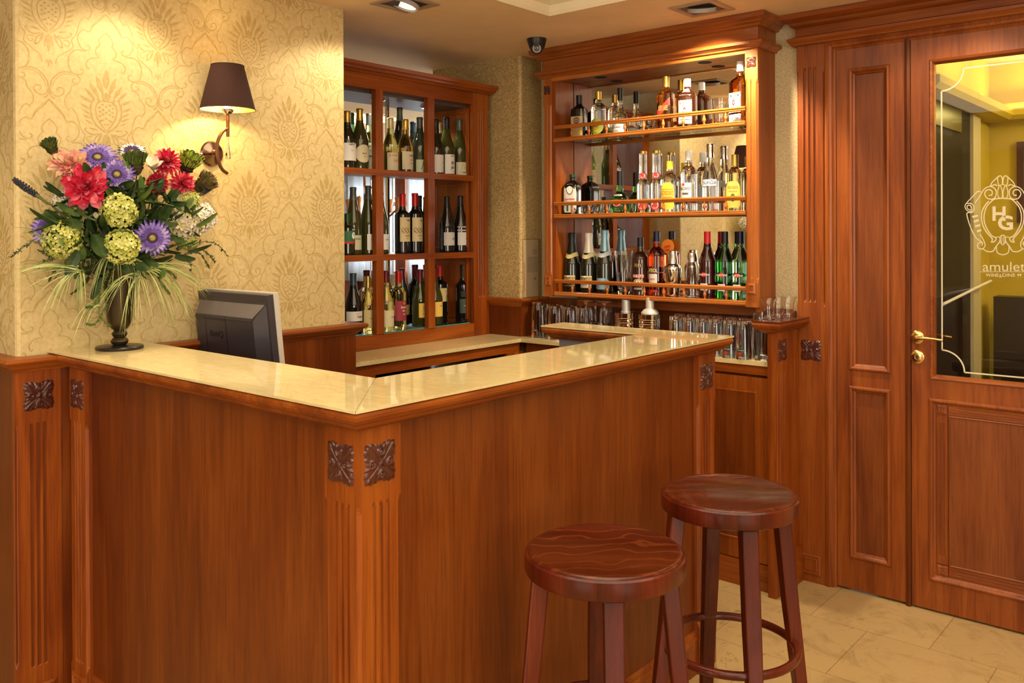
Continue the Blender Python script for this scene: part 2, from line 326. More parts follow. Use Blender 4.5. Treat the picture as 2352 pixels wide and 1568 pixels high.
def damask(mb, fn, u0, u1, v0, v1, cu, cv, mi):
    """fn(u,v)->3D on the wall; the print is clipped to the wall's own edges"""
    nu0, nu1 = int((u0-cu)/.175)-2, int((u1-cu)/.175)+2
    for iu in range(nu0, nu1+1):
        for iv in range(-5, 5):
            ou = cu+iu*.175; ov = cv+iv*.584+(.292 if iu % 2 else 0)
            if ov-.45 > v1 or ov+.4 < v0 or ou-.22 > u1 or ou+.22 < u0: continue
            for sg in (1, -1):
                def g(a, b): return fn(min(max(ou+sg*a*UX, u0), u1), min(max(ov-(b-1080)*UZ, v0), v1), lift[0])
                for pts, w in RB: step(); ribbon(mb, pts, w, g, mi)
                for (tx, ty), (bx, by), w in LF:
                    if sg < 0 and tx == 0: continue
                    step()
                    dx, dy = tx-bx, ty-by; l = math.hypot(dx, dy); nx, ny = -dy/l, dx/l
                    pl = [(bx+dx*t+nx*w*k, by+dy*t+ny*w*k) for t, k in ((0, .12), (.2, .36), (.45, .5), (.75, .3), (1, 0), (.75, -.3), (.45, -.5), (.2, -.36), (0, -.12))]
                    mb.add([g(*p) for p in pl], [tuple(range(len(pl)))], mi)
                for x, y in DOTS:
                    if sg < 0 and x == 0: continue
                    mb.add([g(x+9*cos(k*pi/4), y+8*sin(k*pi/4)) for k in range(8)], [tuple(range(8))], mi)
# the wallpapered wall: a block with a papered face, a return on its near corner and an end at the bar
rc = .012; Y0, Y1 = 1.04, 2.28
mb = MB(); mb.add([(-3.5, Y0, 0), (XW-rc, Y0, 0), (XW-rc*.3, Y0+rc*.3, 0), (XW, Y0+rc, 0), (XW, Y1-.004, 0), (XW-.004, Y1, 0), (-3.5, Y1, 0)]+[(-3.5, Y0, CEIL), (XW-rc, Y0, CEIL), (XW-rc*.3, Y0+rc*.3, CEIL), (XW, Y0+rc, CEIL), (XW, Y1-.004, CEIL), (XW-.004, Y1, CEIL), (-3.5, Y1, CEIL)], [(i, (i+1) % 7, 7+(i+1) % 7, 7+i) for i in range(7)])
damask(mb, lambda u, v, o: (XW+o, u, v), Y0+rc, Y1-.004, 1.09, CEIL-.001, 2.013, 1.297, 1)
damask(mb, lambda u, v, o: (u, Y0-o, v), -3.5, XW-rc, 1.09, CEIL-.001, -2.95, 1.44, 1)
struct(mb.build('wall_left', [PAPER, DAMASK]))
# outer walls of the bar room (mostly behind the camera)
struct(MB().box(-6.1, -6.0, -4.1, 1.04, 0, CEIL).box(-6.1, -3.5, 1.04, 1.14, 0, CEIL).build('wall_far_left', PAPER))
def win_wall(name, x0, x1, y0, y1, wx0, wx1, along):
    mb = MB()
    if along == 'y':
        mb.box(x0, x1, y0, wx0, 0, CEIL).box(x0, x1, wx1, y1, 0, CEIL).box(x0, x1, wx0, wx1, 0, .7).box(x0, x1, wx0, wx1, 2.2, CEIL)
    else:
        mb.box(x0, wx0, y0, y1, 0, CEIL).box(wx1, x1, y0, y1, 0, CEIL).box(wx0, wx1, y0, y1, 0, .7).box(wx0, wx1, y0, y1, 2.2, CEIL)
    struct(mb.build(name, PAPER))
win_wall('wall_right', 3.5, 3.6, -4.1, 3.62, -2.9, .3, 'y'); win_wall('wall_back', -6.1, 3.6, -4.1, -4.0, -1.6, .6, 'x')
SKYP = mat('bright_window_daylight', (.9, .9, .9), 1, emit=(.9, .97, 1), es=1.8)
def window(name, fn, w, h, SKYP=SKYP):
    mb = MB()
    for a, b in ((0, .06), (w/2-.03, w/2+.03), (w-.06, w)): mb.prism([(a, 0), (b, 0), (b, h), (a, h)], fn, .08)
    for a, b in ((0, .06), (h*.68, h*.68+.05), (h-.06, h)): mb.prism([(0, a), (w, a), (w, b), (0, b)], fn, .08)
    o = struct(mb.build(name, WHITE)); g = MB().prism([(0, 0), (w, 0), (w, h), (0, h)], lambda u, v, k: fn(u, v, .03+k), .01).build('pane', SKYP, o); return o
window('window_1', lambda u, v, k: (3.5+k, -2.9+u, .7+v), 3.2, 1.5); window('window_2', lambda u, v, k: (-1.6+u, -4.0-k, .7+v), 2.2, 1.5)
# pillar at the back corner and the wall behind the bar
r = .035
def rounded(x0, x1, y0, y1, r, z0, z1, m, name, n=6):
    pts = [(x1, y1), (x0, y1), (x0, y0)]+[(x1-r+r*sin(a), y0+r-r*cos(a)) for a in [pi/2*i/n for i in range(n+1)]]
    mb = MB(); k = len(pts); mb.add([(x, y, z0) for x, y in pts]+[(x, y, z1) for x, y in pts], [(i, (i+1) % k, k+(i+1) % k, k+i) for i in range(k)]+[tuple(range(k)), tuple(range(k, 2*k))], 0, True)
    return struct(mb.build(name, m))
rounded(-3.51, -2.875, 3.45, 3.78, .02, 0, CEIL, SPONGE, 'wall_pillar')
struct(MB().box(-3.0, -1.47, YB, 3.78, 0, CEIL).build('wall_bar', SPONGE2))
struct(MB().box(-.36, 3.6, YB, 3.78, 0, CEIL).build('wall_right_of_door', PAPER))
struct(MB().box(-1.47, -.36, YB, 3.78, 2.27, CEIL).build('wall_over_door', PAPER))
# ---------------------------------------------------------------- carved rosette, fluted board, raised block
def rosette(mb, c, fn, s, mi=0, hs=1.0, rings=16, n=96):
    vs, fs = [], []
    for i in range(rings+1):
        t = i/rings
        for k in range(n):
            a = 2*pi*k/n; ca, sa = cos(a), sin(a); q = (abs(ca)**7+abs(sa)**7)**(-1/7)
            R = s/2*q*(1-.07*abs(cos(2*a))**8+.035*cos(24*a)-.03*(cos(4*a)+1)/2)
            R *= 1-.05*(1-abs(sin(2*a)))*1
            rr = R*t; x, z = rr*ca, rr*sa; d = abs(((a-pi/4) % (pi/2))); d = min(d, pi/2-d)
            h = .0035+.0035*math.exp(-(d/.10)**2)*(t**.5)-.0016*math.exp(-(d/.035)**2)+.0011*cos(24*a)*t*(1-t*.3)+.002*sin(pi*t)
            for cx, cz in ((.27, 0), (-.27, 0), (0, .27), (0, -.27)):
                e = math.hypot(x-cx*s, z-cz*s)/s; h += .0042*math.exp(-((e-.085)/.026)**2)-.0015*math.exp(-(e/.06)**2)+.0035*math.exp(-(e/.028)**2)
            h += .0055*math.exp(-(rr/(.055*s))**2)
            h *= min(1, (1-t)*6+.15)*hs*s/.09
            if i == rings: h = 0
            vs.append(fn(c[0]+x, c[1]+z, h))
    for i in range(rings):
        for k in range(n): a = i*n+k; b = i*n+(k+1) % n; fs.append((a, b, b+n, a+n))
    return mb.add(vs, fs, mi, True)
def board(mb, fn, u0, u1, z0, z1, flutes, fz0, fz1, th=.02, cham=(0, 0), cz=None, mi=0, hw=.0056, dep=.008, ends=(1, 1), eth=(None, None)):
    """flat board with stopped round flutes; fn(u,z,h)->3D"""
    cz = cz or (fz0+.01, fz1-.0)
    us = [u0, u1]
    for c in flutes: us += [c+hw*k for k in (-1, -.7, -.35, 0, .35, .7, 1)]
    cw = .008
    if cham[0]: us.append(u0+cw)
    if cham[1]: us.append(u1-cw)
    us = sorted(set(round(u, 5) for u in us)); zs = sorted(set([z0, z1, fz0, fz0+.004, fz0+.012, fz1-.012, fz1-.004, fz1, cz[0], cz[0]+.02, cz[1], cz[1]-.02]+[z0+(z1-z0)*k/6 for k in range(7)]))
    vs, fs = [], []
    def ramp(z, a, b, w): return max(0, min(1, (z-a)/w, (b-z)/w))
    for z in zs:
        for u in us:
            h = 0; uu = u
            for c in flutes:
                q = abs(u-c)/hw
                if q < 1: h = -dep*math.sqrt(1-q*q)*ramp(z, fz0, fz1, .012)
            k = ramp(z, cz[0], cz[1], .02)
            if cham[0] and u <= u0+cw: h = -cw*(1-(u-u0)/cw)*k
            if cham[1] and u >= u1-cw: h = -cw*(1-(u1-u)/cw)*k
            vs.append(fn(uu, z, h))
    n = len(us)
    for i in range(len(zs)-1):
        for j in range(n-1): a = i*n+j; fs.append((a, a+1, a+n+1, a+n))
    mb.add(vs, fs, mi)
    for ue, c_, on, et in ((u0, cham[0], ends[0], eth[0]), (u1, cham[1], ends[1], eth[1])):
        if not on: continue
        cs_ = [fn(ue, z, -(cw*ramp(z, cz[0], cz[1], .02) if c_ else 0)) for z in zs]; bk = [fn(ue, z, -(et or th)) for z in zs]
        k = len(zs); mb.add(cs_+bk, [(i, i+1, k+i+1, k+i) for i in range(k-1)], mi)
    for ze in (z0, z1): mb.add([fn(u0, ze, 0), fn(u1, ze, 0), fn(u1, ze, -th), fn(u0, ze, -th)], [(0, 1, 2, 3)], mi)
    return mb
def frame(mb, fn, u0, u1, z0, z1, prof, mi=0):
    """picture-frame moulding: prof (inset from the outer edge, height) swept round a rectangle with mitres"""
    k = len(prof); vs, fs = [], []
    for (cu, cz_, su, sz) in ((u0, z0, 1, 1), (u1, z0, -1, 1), (u1, z1, -1, -1), (u0, z1, 1, -1)):
        for i_, h in prof: vs.append(fn(cu+su*i_, cz_+sz*i_, h))
    for i in range(4):
        a, b = i*k, ((i+1) % 4)*k
        for j in range(k-1): fs.append((a+j, a+j+1, b+j+1, b+j))
    return mb.add(vs, fs, mi)
def block(mb, fn, u0, u1, z0, z1, mi=0):
    p = [(0, 0), (0, .006), (.008, .009), (.011, .004), (.015, .004), (.019, .0075), (.021, .003)]
    frame(mb, fn, u0, u1, z0, z1, p, mi); i_, h = p[-1]
    mb.add([fn(u0+i_, z0+i_, h), fn(u1-i_, z0+i_, h), fn(u1-i_, z1-i_, h), fn(u0+i_, z1-i_, h)], [(0, 1, 2, 3)], mi); return mb
BEAD = [(0, 0), (0, .004), (.003, .008), (.009, .009), (.014, .006), (.018, .000), (.024, -.004), (.026, -.008)]
CAPP = [(-.03, 0), (.032, 0), (.036, -.004), (.037, -.010), (.032, -.017), (.024, -.020), (.022, -.024), (.015, -.031), (.008, -.036), (.004, -.042), (-.03, -.042)]
# ---------------------------------------------------------------- wainscot on the wallpapered wall
XF = -2.79; CZ = 1.097
w = struct(MB().box(-3.4, XF, 1.02, 2.30, 0, CZ-.03).build('wall_wainscot_left', WP))
struct(MB().sweep(CAPP, [(-3.5, 1.02), (XF, 1.02), (XF, 2.30), (-3.35, 2.30)], CZ, 1).build('trim_2', WY))
mb = board(MB(), lambda u, z, h: (XF+.002+h, u, z), 1.0185, 1.15, 0, 1.055, [1.066, 1.084, 1.102], .17, .90, .02, (1, 0)); o = struct(mb.build('trim_3', WZ))
rosette(MB(), (1.086, .98), lambda u, z, h: (XF+.002+h, u, z), .088).build('rosette', WR, o); block(MB(), lambda u, z, h: (XF+.002+h, u, z), 1.045, 1.13, .035, .12).build('base_block', WZ, o)
# wainscot round the pillar behind the worktop
PX, PY = -2.852, 3.419
struct(MB().prism([(-3.07, PY), (PX, PY), (PX, YB), (PX-.03, YB), (PX-.03, 3.449), (-3.07, 3.449)], lambda u, v, k: (u, v, .93+k), .175).build('wall_wainscot_pillar', WP))
struct(MB().sweep([(o*.75, z) for o, z in CAPP], [(-3.075, PY), (PX, PY), (PX, YB)], 1.128, 1).build('trim_4', WX))
struct(MB().box(-2.83, -1.50, YB-.022, YB, .93, 1.125).build('wall_backsplash', WP))
# ---------------------------------------------------------------- door wall
fd = lambda u, z, h: (u, YP-h, z)
mb = board(MB(), fd, -1.486, -1.368, 0, 2.24, [-1.452, -1.431, -1.410], 1.165, 2.145, .026, (1, 1), (1.15, 2.13)); board(mb, lambda u, z, h: (u, YP-.0005-h, z), -1.4855, -1.3685, .13, .90, [-1.452, -1.431, -1.410], .16, .877, .004)
pil = struct(mb.build('trim_5', WD)); rosette(MB(), (-1.428, .966), fd, .088).build('rosette', WR, pil); block(MB(), fd, -1.475, -1.388, .034, .118).build('base_block', WD, pil)
# moulded outer frame and the fixed panelled leaf left of the door
mb = MB().box(-1.366, -1.327, YP+.012, YP+.16, 0, 2.24); frame(mb, fd, -1.366, -.33, -.04, 2.24, [(0, -.012), (0, .004), (.012, .006), (.018, .0), (.026, -.002), (.032, -.010), (.040, -.014)])
mb.box(-.391, -.33, YP+.012, YP+.16, 0, 2.2).box(-1.327, -.33, YP+.012, YP+.16, 2.207, 2.24); struct(mb.build('door_2', WD))
d2 = bpy.data.objects['door_2']
def panel_leaf(name, u0, u1, z0, z1, wins, parent, m, back=.045, proud=0.0):
    """leaf with cut-outs: rails and stiles as boxes, a bead and a sunk veneer panel in each opening"""
    mb = MB(); us = sorted(set([u0, u1]+[w for a in wins for w in a[:2]])); zs = sorted(set([z0, z1]+[w for a in wins for w in a[2:4]]))
    for i in range(len(us)-1):
        for j in range(len(zs)-1):
            cu, cz = (us[i]+us[i+1])/2, (zs[j]+zs[j+1])/2
            if not any(a[0] < cu < a[1] and a[2] < cz < a[3] for a in wins): mb.box(us[i], us[i+1], YP+.016-proud, YP+back, zs[j], zs[j+1])
    return mb.build(name, m, parent)
YL = YP+.016; fl = lambda u, z, h: (u, YL-h, z)
lf = panel_leaf('fixed_leaf', -1.325, -1.058, .01, 2.205, [(-1.270, -1.120, .905, 2.112), (-1.270, -1.120, .142, .828)], d2, WD)
for a, b in ((.905, 2.112), (.142, .828)):
    frame(MB(), fl, -1.270-.006, -1.120+.006, a-.006, b+.006, BEAD).build('bead', WD, lf); MB().box(-1.262, -1.128, YL+.010, YL+.02, a+.01, b-.01).build('sunk_panel', WDP, lf)
frame(MB(), fl, -1.0575, -1.0385, -.05, 2.26, [(0, -.03), (0, .006), (.0095, .010), (.019, .006)]).build('meeting_strip', WD, d2)
# door leaf with the etched glass
dr = struct(panel_leaf('door_1', -1.036, -.394, .008, 2.206, [(-.960, -.470, .900, 2.108), (-.966, -.464, .128, .812)], None, WD))
gp = MB().box(-.962, -.468, YL+.016, YL+.020, .898, 2.11).build('door_glass', PANE, dr)
frame(MB(), fl, -.960-.008, -.470+.008, .900-.008, 2.108+.008, [(0, 0), (0, .004), (.004, .007), (.010, .005), (.016, -.004), (.018, -.018)]).build('glazing_bead', WDX, dr)
frame(MB(), fl, -.966-.008, -.464+.008, .128-.008, .812+.008, BEAD).build('bead', WD, dr)
mb = MB().box(-.962, -.468, YL+.009, YL+.03, .130, .810); lp = mb.build('lower_panel', WDP, dr)
fp = lambda u, z, h: (u, YL+.009-h, z)
for (a, b, c, d_) in ((-.948, -.908, .19, .76), (-.522, -.482, .19, .76)):
    board(MB(), lambda u, z, h: (u, YL+.004-h, z), a, b, c, d_, [(a+b)/2-.006, (a+b)/2+.006], c+.02, d_-.03, .006, hw=.003, dep=.003).build('fluted_strip', WD, lp)
for c, d_ in ((.145, .185), (.762, .800)): board(MB(), lambda u, z, h: (z, YL+.004-h, u), c, d_, -.905, -.525, [c+.014, c+.026], -.88, -.55, .006, hw=.003, dep=.003).build('fluted_rail', WDX, lp)
for u in (-.928, -.502):
    for z in (.166, .781):
        mb = MB(); fs_ = lambda a, b, h: (a, YL+.002-h, b); mb.box(u-.021, u+.021, YL+.002, YL+.01, z-.021, z+.021); rosette(mb, (u, z), fs_, .038, rings=8, n=48).build('carved_square', WR if 0 else WD, lp)
mb = MB().box(-.902, -.528, YL+.004, YL+.01, .188, .757); frame(mb, lambda u, z, h: (u, YL+.004-h, z), -.905, -.525, .185, .760, [(0, 0), (0, .001), (.004, .003), (.008, .0)]); mb.build('centre_field', WDP, lp)
# frosted writing and crest on the pane
FROST = mat('frosted_cream_film', (.62, .56, .38), .8); YG = YL+.0155
mb = MB(); gx = lambda px, py: at(px, py, 'y', YG)
def zz(px, py): return tuple(at(px, py, 'y', YG))
a0, a1, zt, zb = -.9295, -.5005, 2.072, .928; cr = .078
pl = [(a0, zb+.087)]; pl = []
def arc(cx, cz, s, e): return [(cx+cr*cos(radians(s+(e-s)*i/10)), cz+cr*sin(radians(s+(e-s)*i/10))) for i in range(11)]
path = arc(a0, zb, 90, 0)+arc(a1, zb, 180, 90)+arc(a1, zt, 270, 180)+arc(a0, zt, 360, 270)
for i in range(len(path)):
    p, q = path[i], path[(i+1) % len(path)]; dx, dz = q[0]-p[0], q[1]-p[1]; l = math.hypot(dx, dz); nx, nz = -dz/l*.0028, dx/l*.0028
    if l > 1e-6: mb.add([(p[0]+nx, YG, p[1]+nz), (p[0]-nx, YG, p[1]-nz), (q[0]-nx, YG, q[1]-nz), (q[0]+nx, YG, q[1]+nz)], [(0, 1, 2, 3)])
mb.build('frosted_border', FROST, gp)
EM = [([(400, 455), (345, 520), (310, 600), (308, 700), (330, 790), (380, 870), (445, 945), (430, 985), (475, 972), (490, 930), (440, 905), (390, 840), (345, 740), (338, 640), (365, 540), (430, 462), (480, 430), (578, 420)], 15),
      ([(440, 435), (380, 422), (345, 365), (370, 318), (420, 312), (445, 345), (432, 380), (398, 382)], 14), ([(430, 440), (480, 410), (494, 350), (478, 300), (430, 272), (380, 278), (330, 315), (280, 400), (220, 482)], 13),
      ([(578, 250), (570, 160), (545, 132), (512, 150), (440, 220), (425, 268), (470, 245), (510, 262)], 13), ([(512, 160), (515, 220), (530, 265), (512, 330), (520, 400), (545, 425)], 11), ([(545, 250), (572, 330), (572, 425)], 11),
      ([(300, 342), (255, 335), (180, 410), (108, 488), (93, 530), (120, 578), (170, 590), (182, 555), (155, 512), (120, 520), (128, 556), (168, 572)], 12), ([(120, 488), (180, 492), (208, 550), (180, 604), (118, 612), (138, 720), (180, 830), (235, 930), (300, 975), (318, 1000), (308, 1028)], 13),
      ([(285, 880), (325, 950), (350, 1020), (322, 1070), (270, 1064), (250, 1030), (275, 995), (312, 992)], 13), ([(322, 1070), (380, 1105), (450, 1102), (485, 1050), (540, 975), (545, 925), (560, 900), (578, 896)], 14),
      ([(497, 1035), (500, 1095), (520, 1130), (578, 1148)], 13), ([(545, 925), (550, 990), (578, 1022)], 12), ([(566, 915), (566, 1000)], 8), ([(490, 930), (520, 916), (545, 932)], 10), ([(640, 262), (578, 242)], 9)]
mb = MB()
for sg in (1, -1):
    fe = lambda u, v, sg=sg: tuple(Vector(zz(2200+(578-sg*(578-u))/5.6, 380+v/5.6))-Vector((0, lift[0]-.0002, 0)))
    for p, w in EM: step(); ribbon(mb, p, w, fe)
    for (x0, y0), (x1, y1) in (((185, 662), (258, 645)), ((205, 722), (270, 704)), ((222, 784), (286, 766)), ((246, 850), (302, 830))): ribbon(mb, [(x0, y0), ((x0+x1)/2, (y0+y1)/2-2), (x1, y1)], 25, fe)
mb.build('frosted_crest', FROST, gp)
mb = MB(); ft = lambda u, v: zz(2200+u/5.6, 380+v/5.6)
write(mb, 'H', ft, 445, 615, 712, 525, bold=.03); write(mb, 'G', ft, 515, 710, 832, 642, bold=.03); write(mb, 'amulet', ft, 320, 868, 1358, 1240, bold=.0)
ribbon(mb, [(286, 1366), (600, 1366), (900, 1366)], 6, ft); write(mb, 'WINE', ft, 358, 525, 1430, 1388, bold=.01); write(mb, '&', ft, 530, 568, 1440, 1396); write(mb, 'DINE', ft, 575, 738, 1430, 1388, bold=.01)
for x in (778, 806): mb.add([ft(x-13, 1395), ft(x+13, 1395), ft(x+9, 1415), ft(x+2, 1418), ft(x+2, 1432), ft(x+8, 1436), ft(x-8, 1436), ft(x-2, 1432), ft(x-2, 1418), ft(x-9, 1415)], [(0, 1, 2, 3, 8, 9), (3, 4, 7, 8), (4, 5, 6, 7)])
mb.build('frosted_writing', FROST, gp)
# brass furniture
hx = -1.0145
for yy, s_ in ((YL, 1), (YL+.029, -1)):
    hd = MB().lathe([(0, .0), (.026, 0), (.026, .004), (.020, .009), (.012, .010), (.012, .012)], (hx, yy, 1.050), 28, axis=(0, -s_, 0)).build('handle_rose', BRASS, dr)
    MB().tube(smooth2([(hx, yy-s_*.01, 1.050), (hx, yy-s_*.035, 1.050), (hx+.012, yy-s_*.050, 1.050), (hx+.05, yy-s_*.052, 1.054), (hx+.105, yy-s_*.050, 1.050)]), [.008]*9+[.007]*4+[.005]*4, 10).build('lever_handle', BRASS, hd)
lk = MB().lathe([(0, .0), (.026, 0), (.026, .004), (.022, .007), (.009, .008), (.009, .006), (0, .006)], (hx, YL, .974), 28, axis=(0, -1, 0)).build('lock_rose', BRASS, dr); MB().box(hx-.002, hx+.002, YL-.009, YL-.005, .966, .980).build('keyhole', DARK, lk)
# right side of the doorway, beyond the frame
struct(board(MB(), fd, -.325, -.207, 0, 2.24, [-.291, -.270, -.249], .17, 2.145, .026, (1, 1)).build('trim_7', WD))
CR = [(0, 0), (.014, .006), (.016, .012), (.022, .018), (.030, .034), (.030, .040), (.020, .046), (.008, .050), (.006, .054), (.006, .090), (.020, .094), (.024, .100), (.034, .106), (.038, .118), (.052, .124), (.060, .132), (.060, .140), (0, .140)]
CR = [(0, 0), (.016, .0), (.020, .008), (.030, .020), (.032, .030), (.012, .036), (.004, .040), (.004, .074), (.014, .078), (.022, .084), (.026, .094), (.040, .100), (.056, .108), (.058, .128), (0, .128)]
struct(MB().sweep(CR, [(-1.486, YB), (-1.486, YP), (-.207, YP), (-.207, YB)], 2.236, 1).build('trim_6', WDX))
# ---------------------------------------------------------------- room behind the door
X3 = -1.12
struct(MB().box(X3-.1, X3, 3.78, 5.3, 0, CEIL).box(X3, 3.0, 5.3, 5.4, 0, CEIL).box(3.0, 3.1, 3.78, 5.4, 0, CEIL).build('wall_restaurant', YELLOW))
struct(MB().box(X3, X3+.02, 3.95, 4.80, 0, 2.10).build('trim_8', mat('dark_stone_lift_surround', (.022, .019, .018), .7, spec=.2)))
struct(MB().box(X3+.02, X3+.028, 4.0, 4.62, 0, 1.88).build('door_3', mat('black_lift_door', (.008, .007, .010), .6, spec=.2)))
struct(MB().box(X3+.02, X3+.03, 4.0, 4.60, 1.93, 2.06).build('trim_9', mat('olive_glass_transom', (.12, .10, .03), .3)))
struct(MB().box(X3, X3+.035, 4.80, 4.95, 0, 2.10).build('trim_10', mat('curtain_reflection_white', (.6, .55, .4), .5)))  # white strip added to stand in for a curtain reflected in the door glass
struct(MB().sweep([(0, 0), (.12, .0), (.14, .02), (.14, .05), (.10, .05), (.08, .09), (0, .09)], [(X3, 3.8), (X3, 5.3), (3.0, 5.3)], 2.04, 1).build('trim_11', YELLOW))
area('cove_strip_light', (.3, 5.20, 2.10), (.3, 5.10, 2.4), 2.6, .04, 20, (1, .86, .30)); area('cove_strip_light', (X3+.1, 4.5, 2.10), (X3+.2, 4.5, 2.4), .04, 1.3, 8, (1, .86, .30)); point('restaurant_lamp', (.2, 4.5, 2.2), 34, (1, .84, .45), .08)
b_ = thing('bench', (-.35, 4.9, 0), 'dark leather bench behind the glass door', 'bench'); LEA = mat('dark_brown_leather', (.018, .011, .008), .35)
MB().box(-1.06, .9, 5.10, 5.22, .35, 1.12).build('backrest', LEA, b_); MB().box(-1.06, .9, 4.62, 5.12, .02, .46).build('seat', LEA, b_)
t_ = thing('restaurant_table', (-.66, 4.18, 0), 'round dark table behind the glass door', 'table'); MB().lathe([(0, .74), (.30, .74), (.30, .775), (.29, .78), (0, .78)], (-.66, 4.18, 0), 40).build('tabletop', mat('black_gloss_top', (.012, .010, .010), .12), t_); MB().lathe([(.2, 0), (.2, .02), (.03, .04), (.03, .74)], (-.66, 4.18, 0), 20).build('pedestal', BLACKP, t_)
pf = thing('picture_frame', (-.90, 5.3, 1.72), 'dark framed picture on the yellow wall seen through the door glass', 'picture'); frame(MB(), lambda u, z, h: (u, 5.295-h, z), -.985, -.825, 1.50, 1.93, [(0, 0), (0, .02), (.03, .02), (.03, .005)]).build('frame', mat('dark_red_frame', (.06, .015, .01), .4), pf)
MB().box(-.958, -.852, 5.288, 5.292, 1.53, 1.90).build('picture_sheet', mat('olive_picture', (.12, .10, .05), .5), pf)
rl = tag(MB().tube([(X3+.06, 4.15, 1.14), (X3+.09, 4.9, 1.21)], .007, 10).build('reflection_bar', mat('streak_reflection_white', (.8, .8, .82), .3)), 'slim white bar standing in for a streak reflected in the door glass', 'reflection_bar')  # solid bar added where the door glass only mirrors a pale streak
# ---------------------------------------------------------------- dining room seen through the wine cabinet
CURT = mat('white_sheer_curtain', (.78, .80, .82), .9, trans=0); N, L, B = nodes(CURT); tl0 = N.new('ShaderNodeBsdfTranslucent'); tl0.inputs[0].default_value = (.85, .9, .95, 1); mx0 = N.new('ShaderNodeMixShader'); mx0.inputs[0].default_value = .6; L.new(B.outputs[0], mx0.inputs[1]); L.new(tl0.outputs[0], mx0.inputs[2]); L.new(mx0.outputs[0], N['Material Output'].inputs[0])
struct(MB().box(-9.2, -9.1, -4.1, 7.2, 0, CEIL).box(-9.2, -3.4, 6.9, 7.0, 0, .96).box(-9.2, -3.4, 6.9, 7.0, 2.15, CEIL).box(-3.51, -3.4, 3.78, 7.0, 0, CEIL).box(-9.2, -3.5, -4.1, -4.0, 0, CEIL).build('wall_dining', WHITE))
window('window_3', lambda u, v, k: (-9.0+u, 6.9+k, .96+v), 5.4, 1.2, mat('dining_window_daylight', (.9, .9, .9), 1, emit=(.88, .95, 1), es=7))
struct(MB().box(-9.1, -3.51, 6.86, 6.9, 0, .96).build('wall_dining_wainscot', WP)); struct(MB().sweep([(0, 0), (.04, 0), (.04, -.03), (.02, -.05), (0, -.05)], [(-9.1, 6.86), (-3.51, 6.86)], .98, 1).build('trim_12', WX))
for i, px in enumerate((922, 868, 800)):
    p = at(px, 560, 'y', 6.80); struct(MB().box(p.x-.085, p.x+.085, 6.78, 6.9, 0, CEIL).build('trim_%d' % (13+i), WZ))
def curtain(x0, x1, label):
    mb = MB(); n = int((x1-x0)/.02); vs = []
    for i in range(n+1):
        x = x0+(x1-x0)*i/n; y = 6.74+.022*sin(i*1.3)+.01*sin(i*.5)
        vs += [(x, y, .9), (x, y, 2.33)]
    mb.add(vs, [(2*i, 2*i+2, 2*i+3, 2*i+1) for i in range(n)], 0, True); o = mb.build('curtain', CURT); o.modifiers.new('t', 'SOLIDIFY').thickness = .002; tag(o, label, 'curtain', 'sheer curtains of the dining room')
xs = [at(p, 560, 'y', 6.74).x for p in (785, 800, 868, 922, 990)]
curtain(xs[3]+.1, xs[4]+.35, 'pleated white curtain seen through the middle of the wine cabinet'); curtain(xs[2]+.1, xs[3]-.1, 'white curtain left of the wooden post, seen through the wine cabinet'); curtain(xs[0]-.6, xs[2]-.1, 'white curtain seen through the leftmost cell of the wine cabinet')
# warm strip lights and a copper chandelier in the dining room
for k in range(5):
    p = at(800, 246, 'z', CEIL); tag(MB().box(p.x-.9+k*.16, p.x-.84+k*.16, p.y-.5, p.y+.7, CEIL-.012, CEIL-.0005).build('strip_light', mat('warm_strip_glow', (1, .9, .6), .5, emit=(1, .86, .45), es=3)), ['nearest', 'second', 'middle', 'fourth', 'farthest'][4-k]+' warm strip light on the dining room ceiling, seen through the top left cell', 'ceiling light', 'strip lights of the dining room')
cp = at(838, 462, 'x', -5.6); ch = thing('chandelier', cp, 'bronze chandelier with copper shades seen through the wine cabinet', 'chandelier'); COP = mat('copper_shade', (.55, .22, .09), .3, .7)
MB().tube([cp+Vector((0, 0, CEIL-cp.z)), cp+Vector((0, 0, -.12))], .012, 8).build('stem', BRN, ch)
for k in range(5):
    a = 2*pi*k/5+.4; d = Vector((cos(a), sin(a), 0)); MB().tube(smooth2([cp+Vector((0, 0, -.1)), cp+d*.15+Vector((0, 0, -.16)), cp+d*.30+Vector((0, 0, -.05)), cp+d*.27+Vector((0, 0, .03))]), .008, 6).build('arm', BRN, ch)
    MB().lathe([(.008, -.09), (.018, -.075), (.018, -.03), (.028, 0), (.032, .025), (.029, .025), (.018, -.025)], cp+d*.30, 14).build('shade', COP, ch)
# ---------------------------------------------------------------- bar counter
XC, YC, YE = -1.4125, 1.17, 2.72; ZT = 1.107
bc = thing('bar_counter', (-2.1, 1.9, 0), 'cherry wood bar counter with fluted pilasters and carved rosettes', 'bar counter')
MB().box(XF+.004, XC-.02, YC+.02, YC+.17, .0, 1.0552).build('left_front_panel', WP, bc)
MB().box(XC-.17, XC-.02, YC+.17, YE-.001, .0, 1.06).build('right_front_panel', WP, bc)
fy = lambda u, z, h: (u, YC-h, z); fx = lambda u, z, h: (XC+h, u, z)
PZ = dict(z0=0, z1=1.062, fz0=.165, fz1=.898)
def pil(name, fn, u0, u1, cham, c0=None, ends=(1, 1), eth=(None, None)):
    c0 = c0 if c0 is not None else (u0+u1)/2+.002
    o = board(MB(), fn, u0, u1, PZ['z0'], PZ['z1'], [c0-.019, c0, c0+.019], PZ['fz0'], PZ['fz1'], .0195, cham, (.15, .90), ends=ends, eth=eth).build(name, WZ, bc)
    rosette(MB(), (c0-.004, .979), fn, .088).build('rosette', WR, o); block(MB(), fn, c0-.040, c0+.040, .035, .135).build('base_block', WZ, o); return o
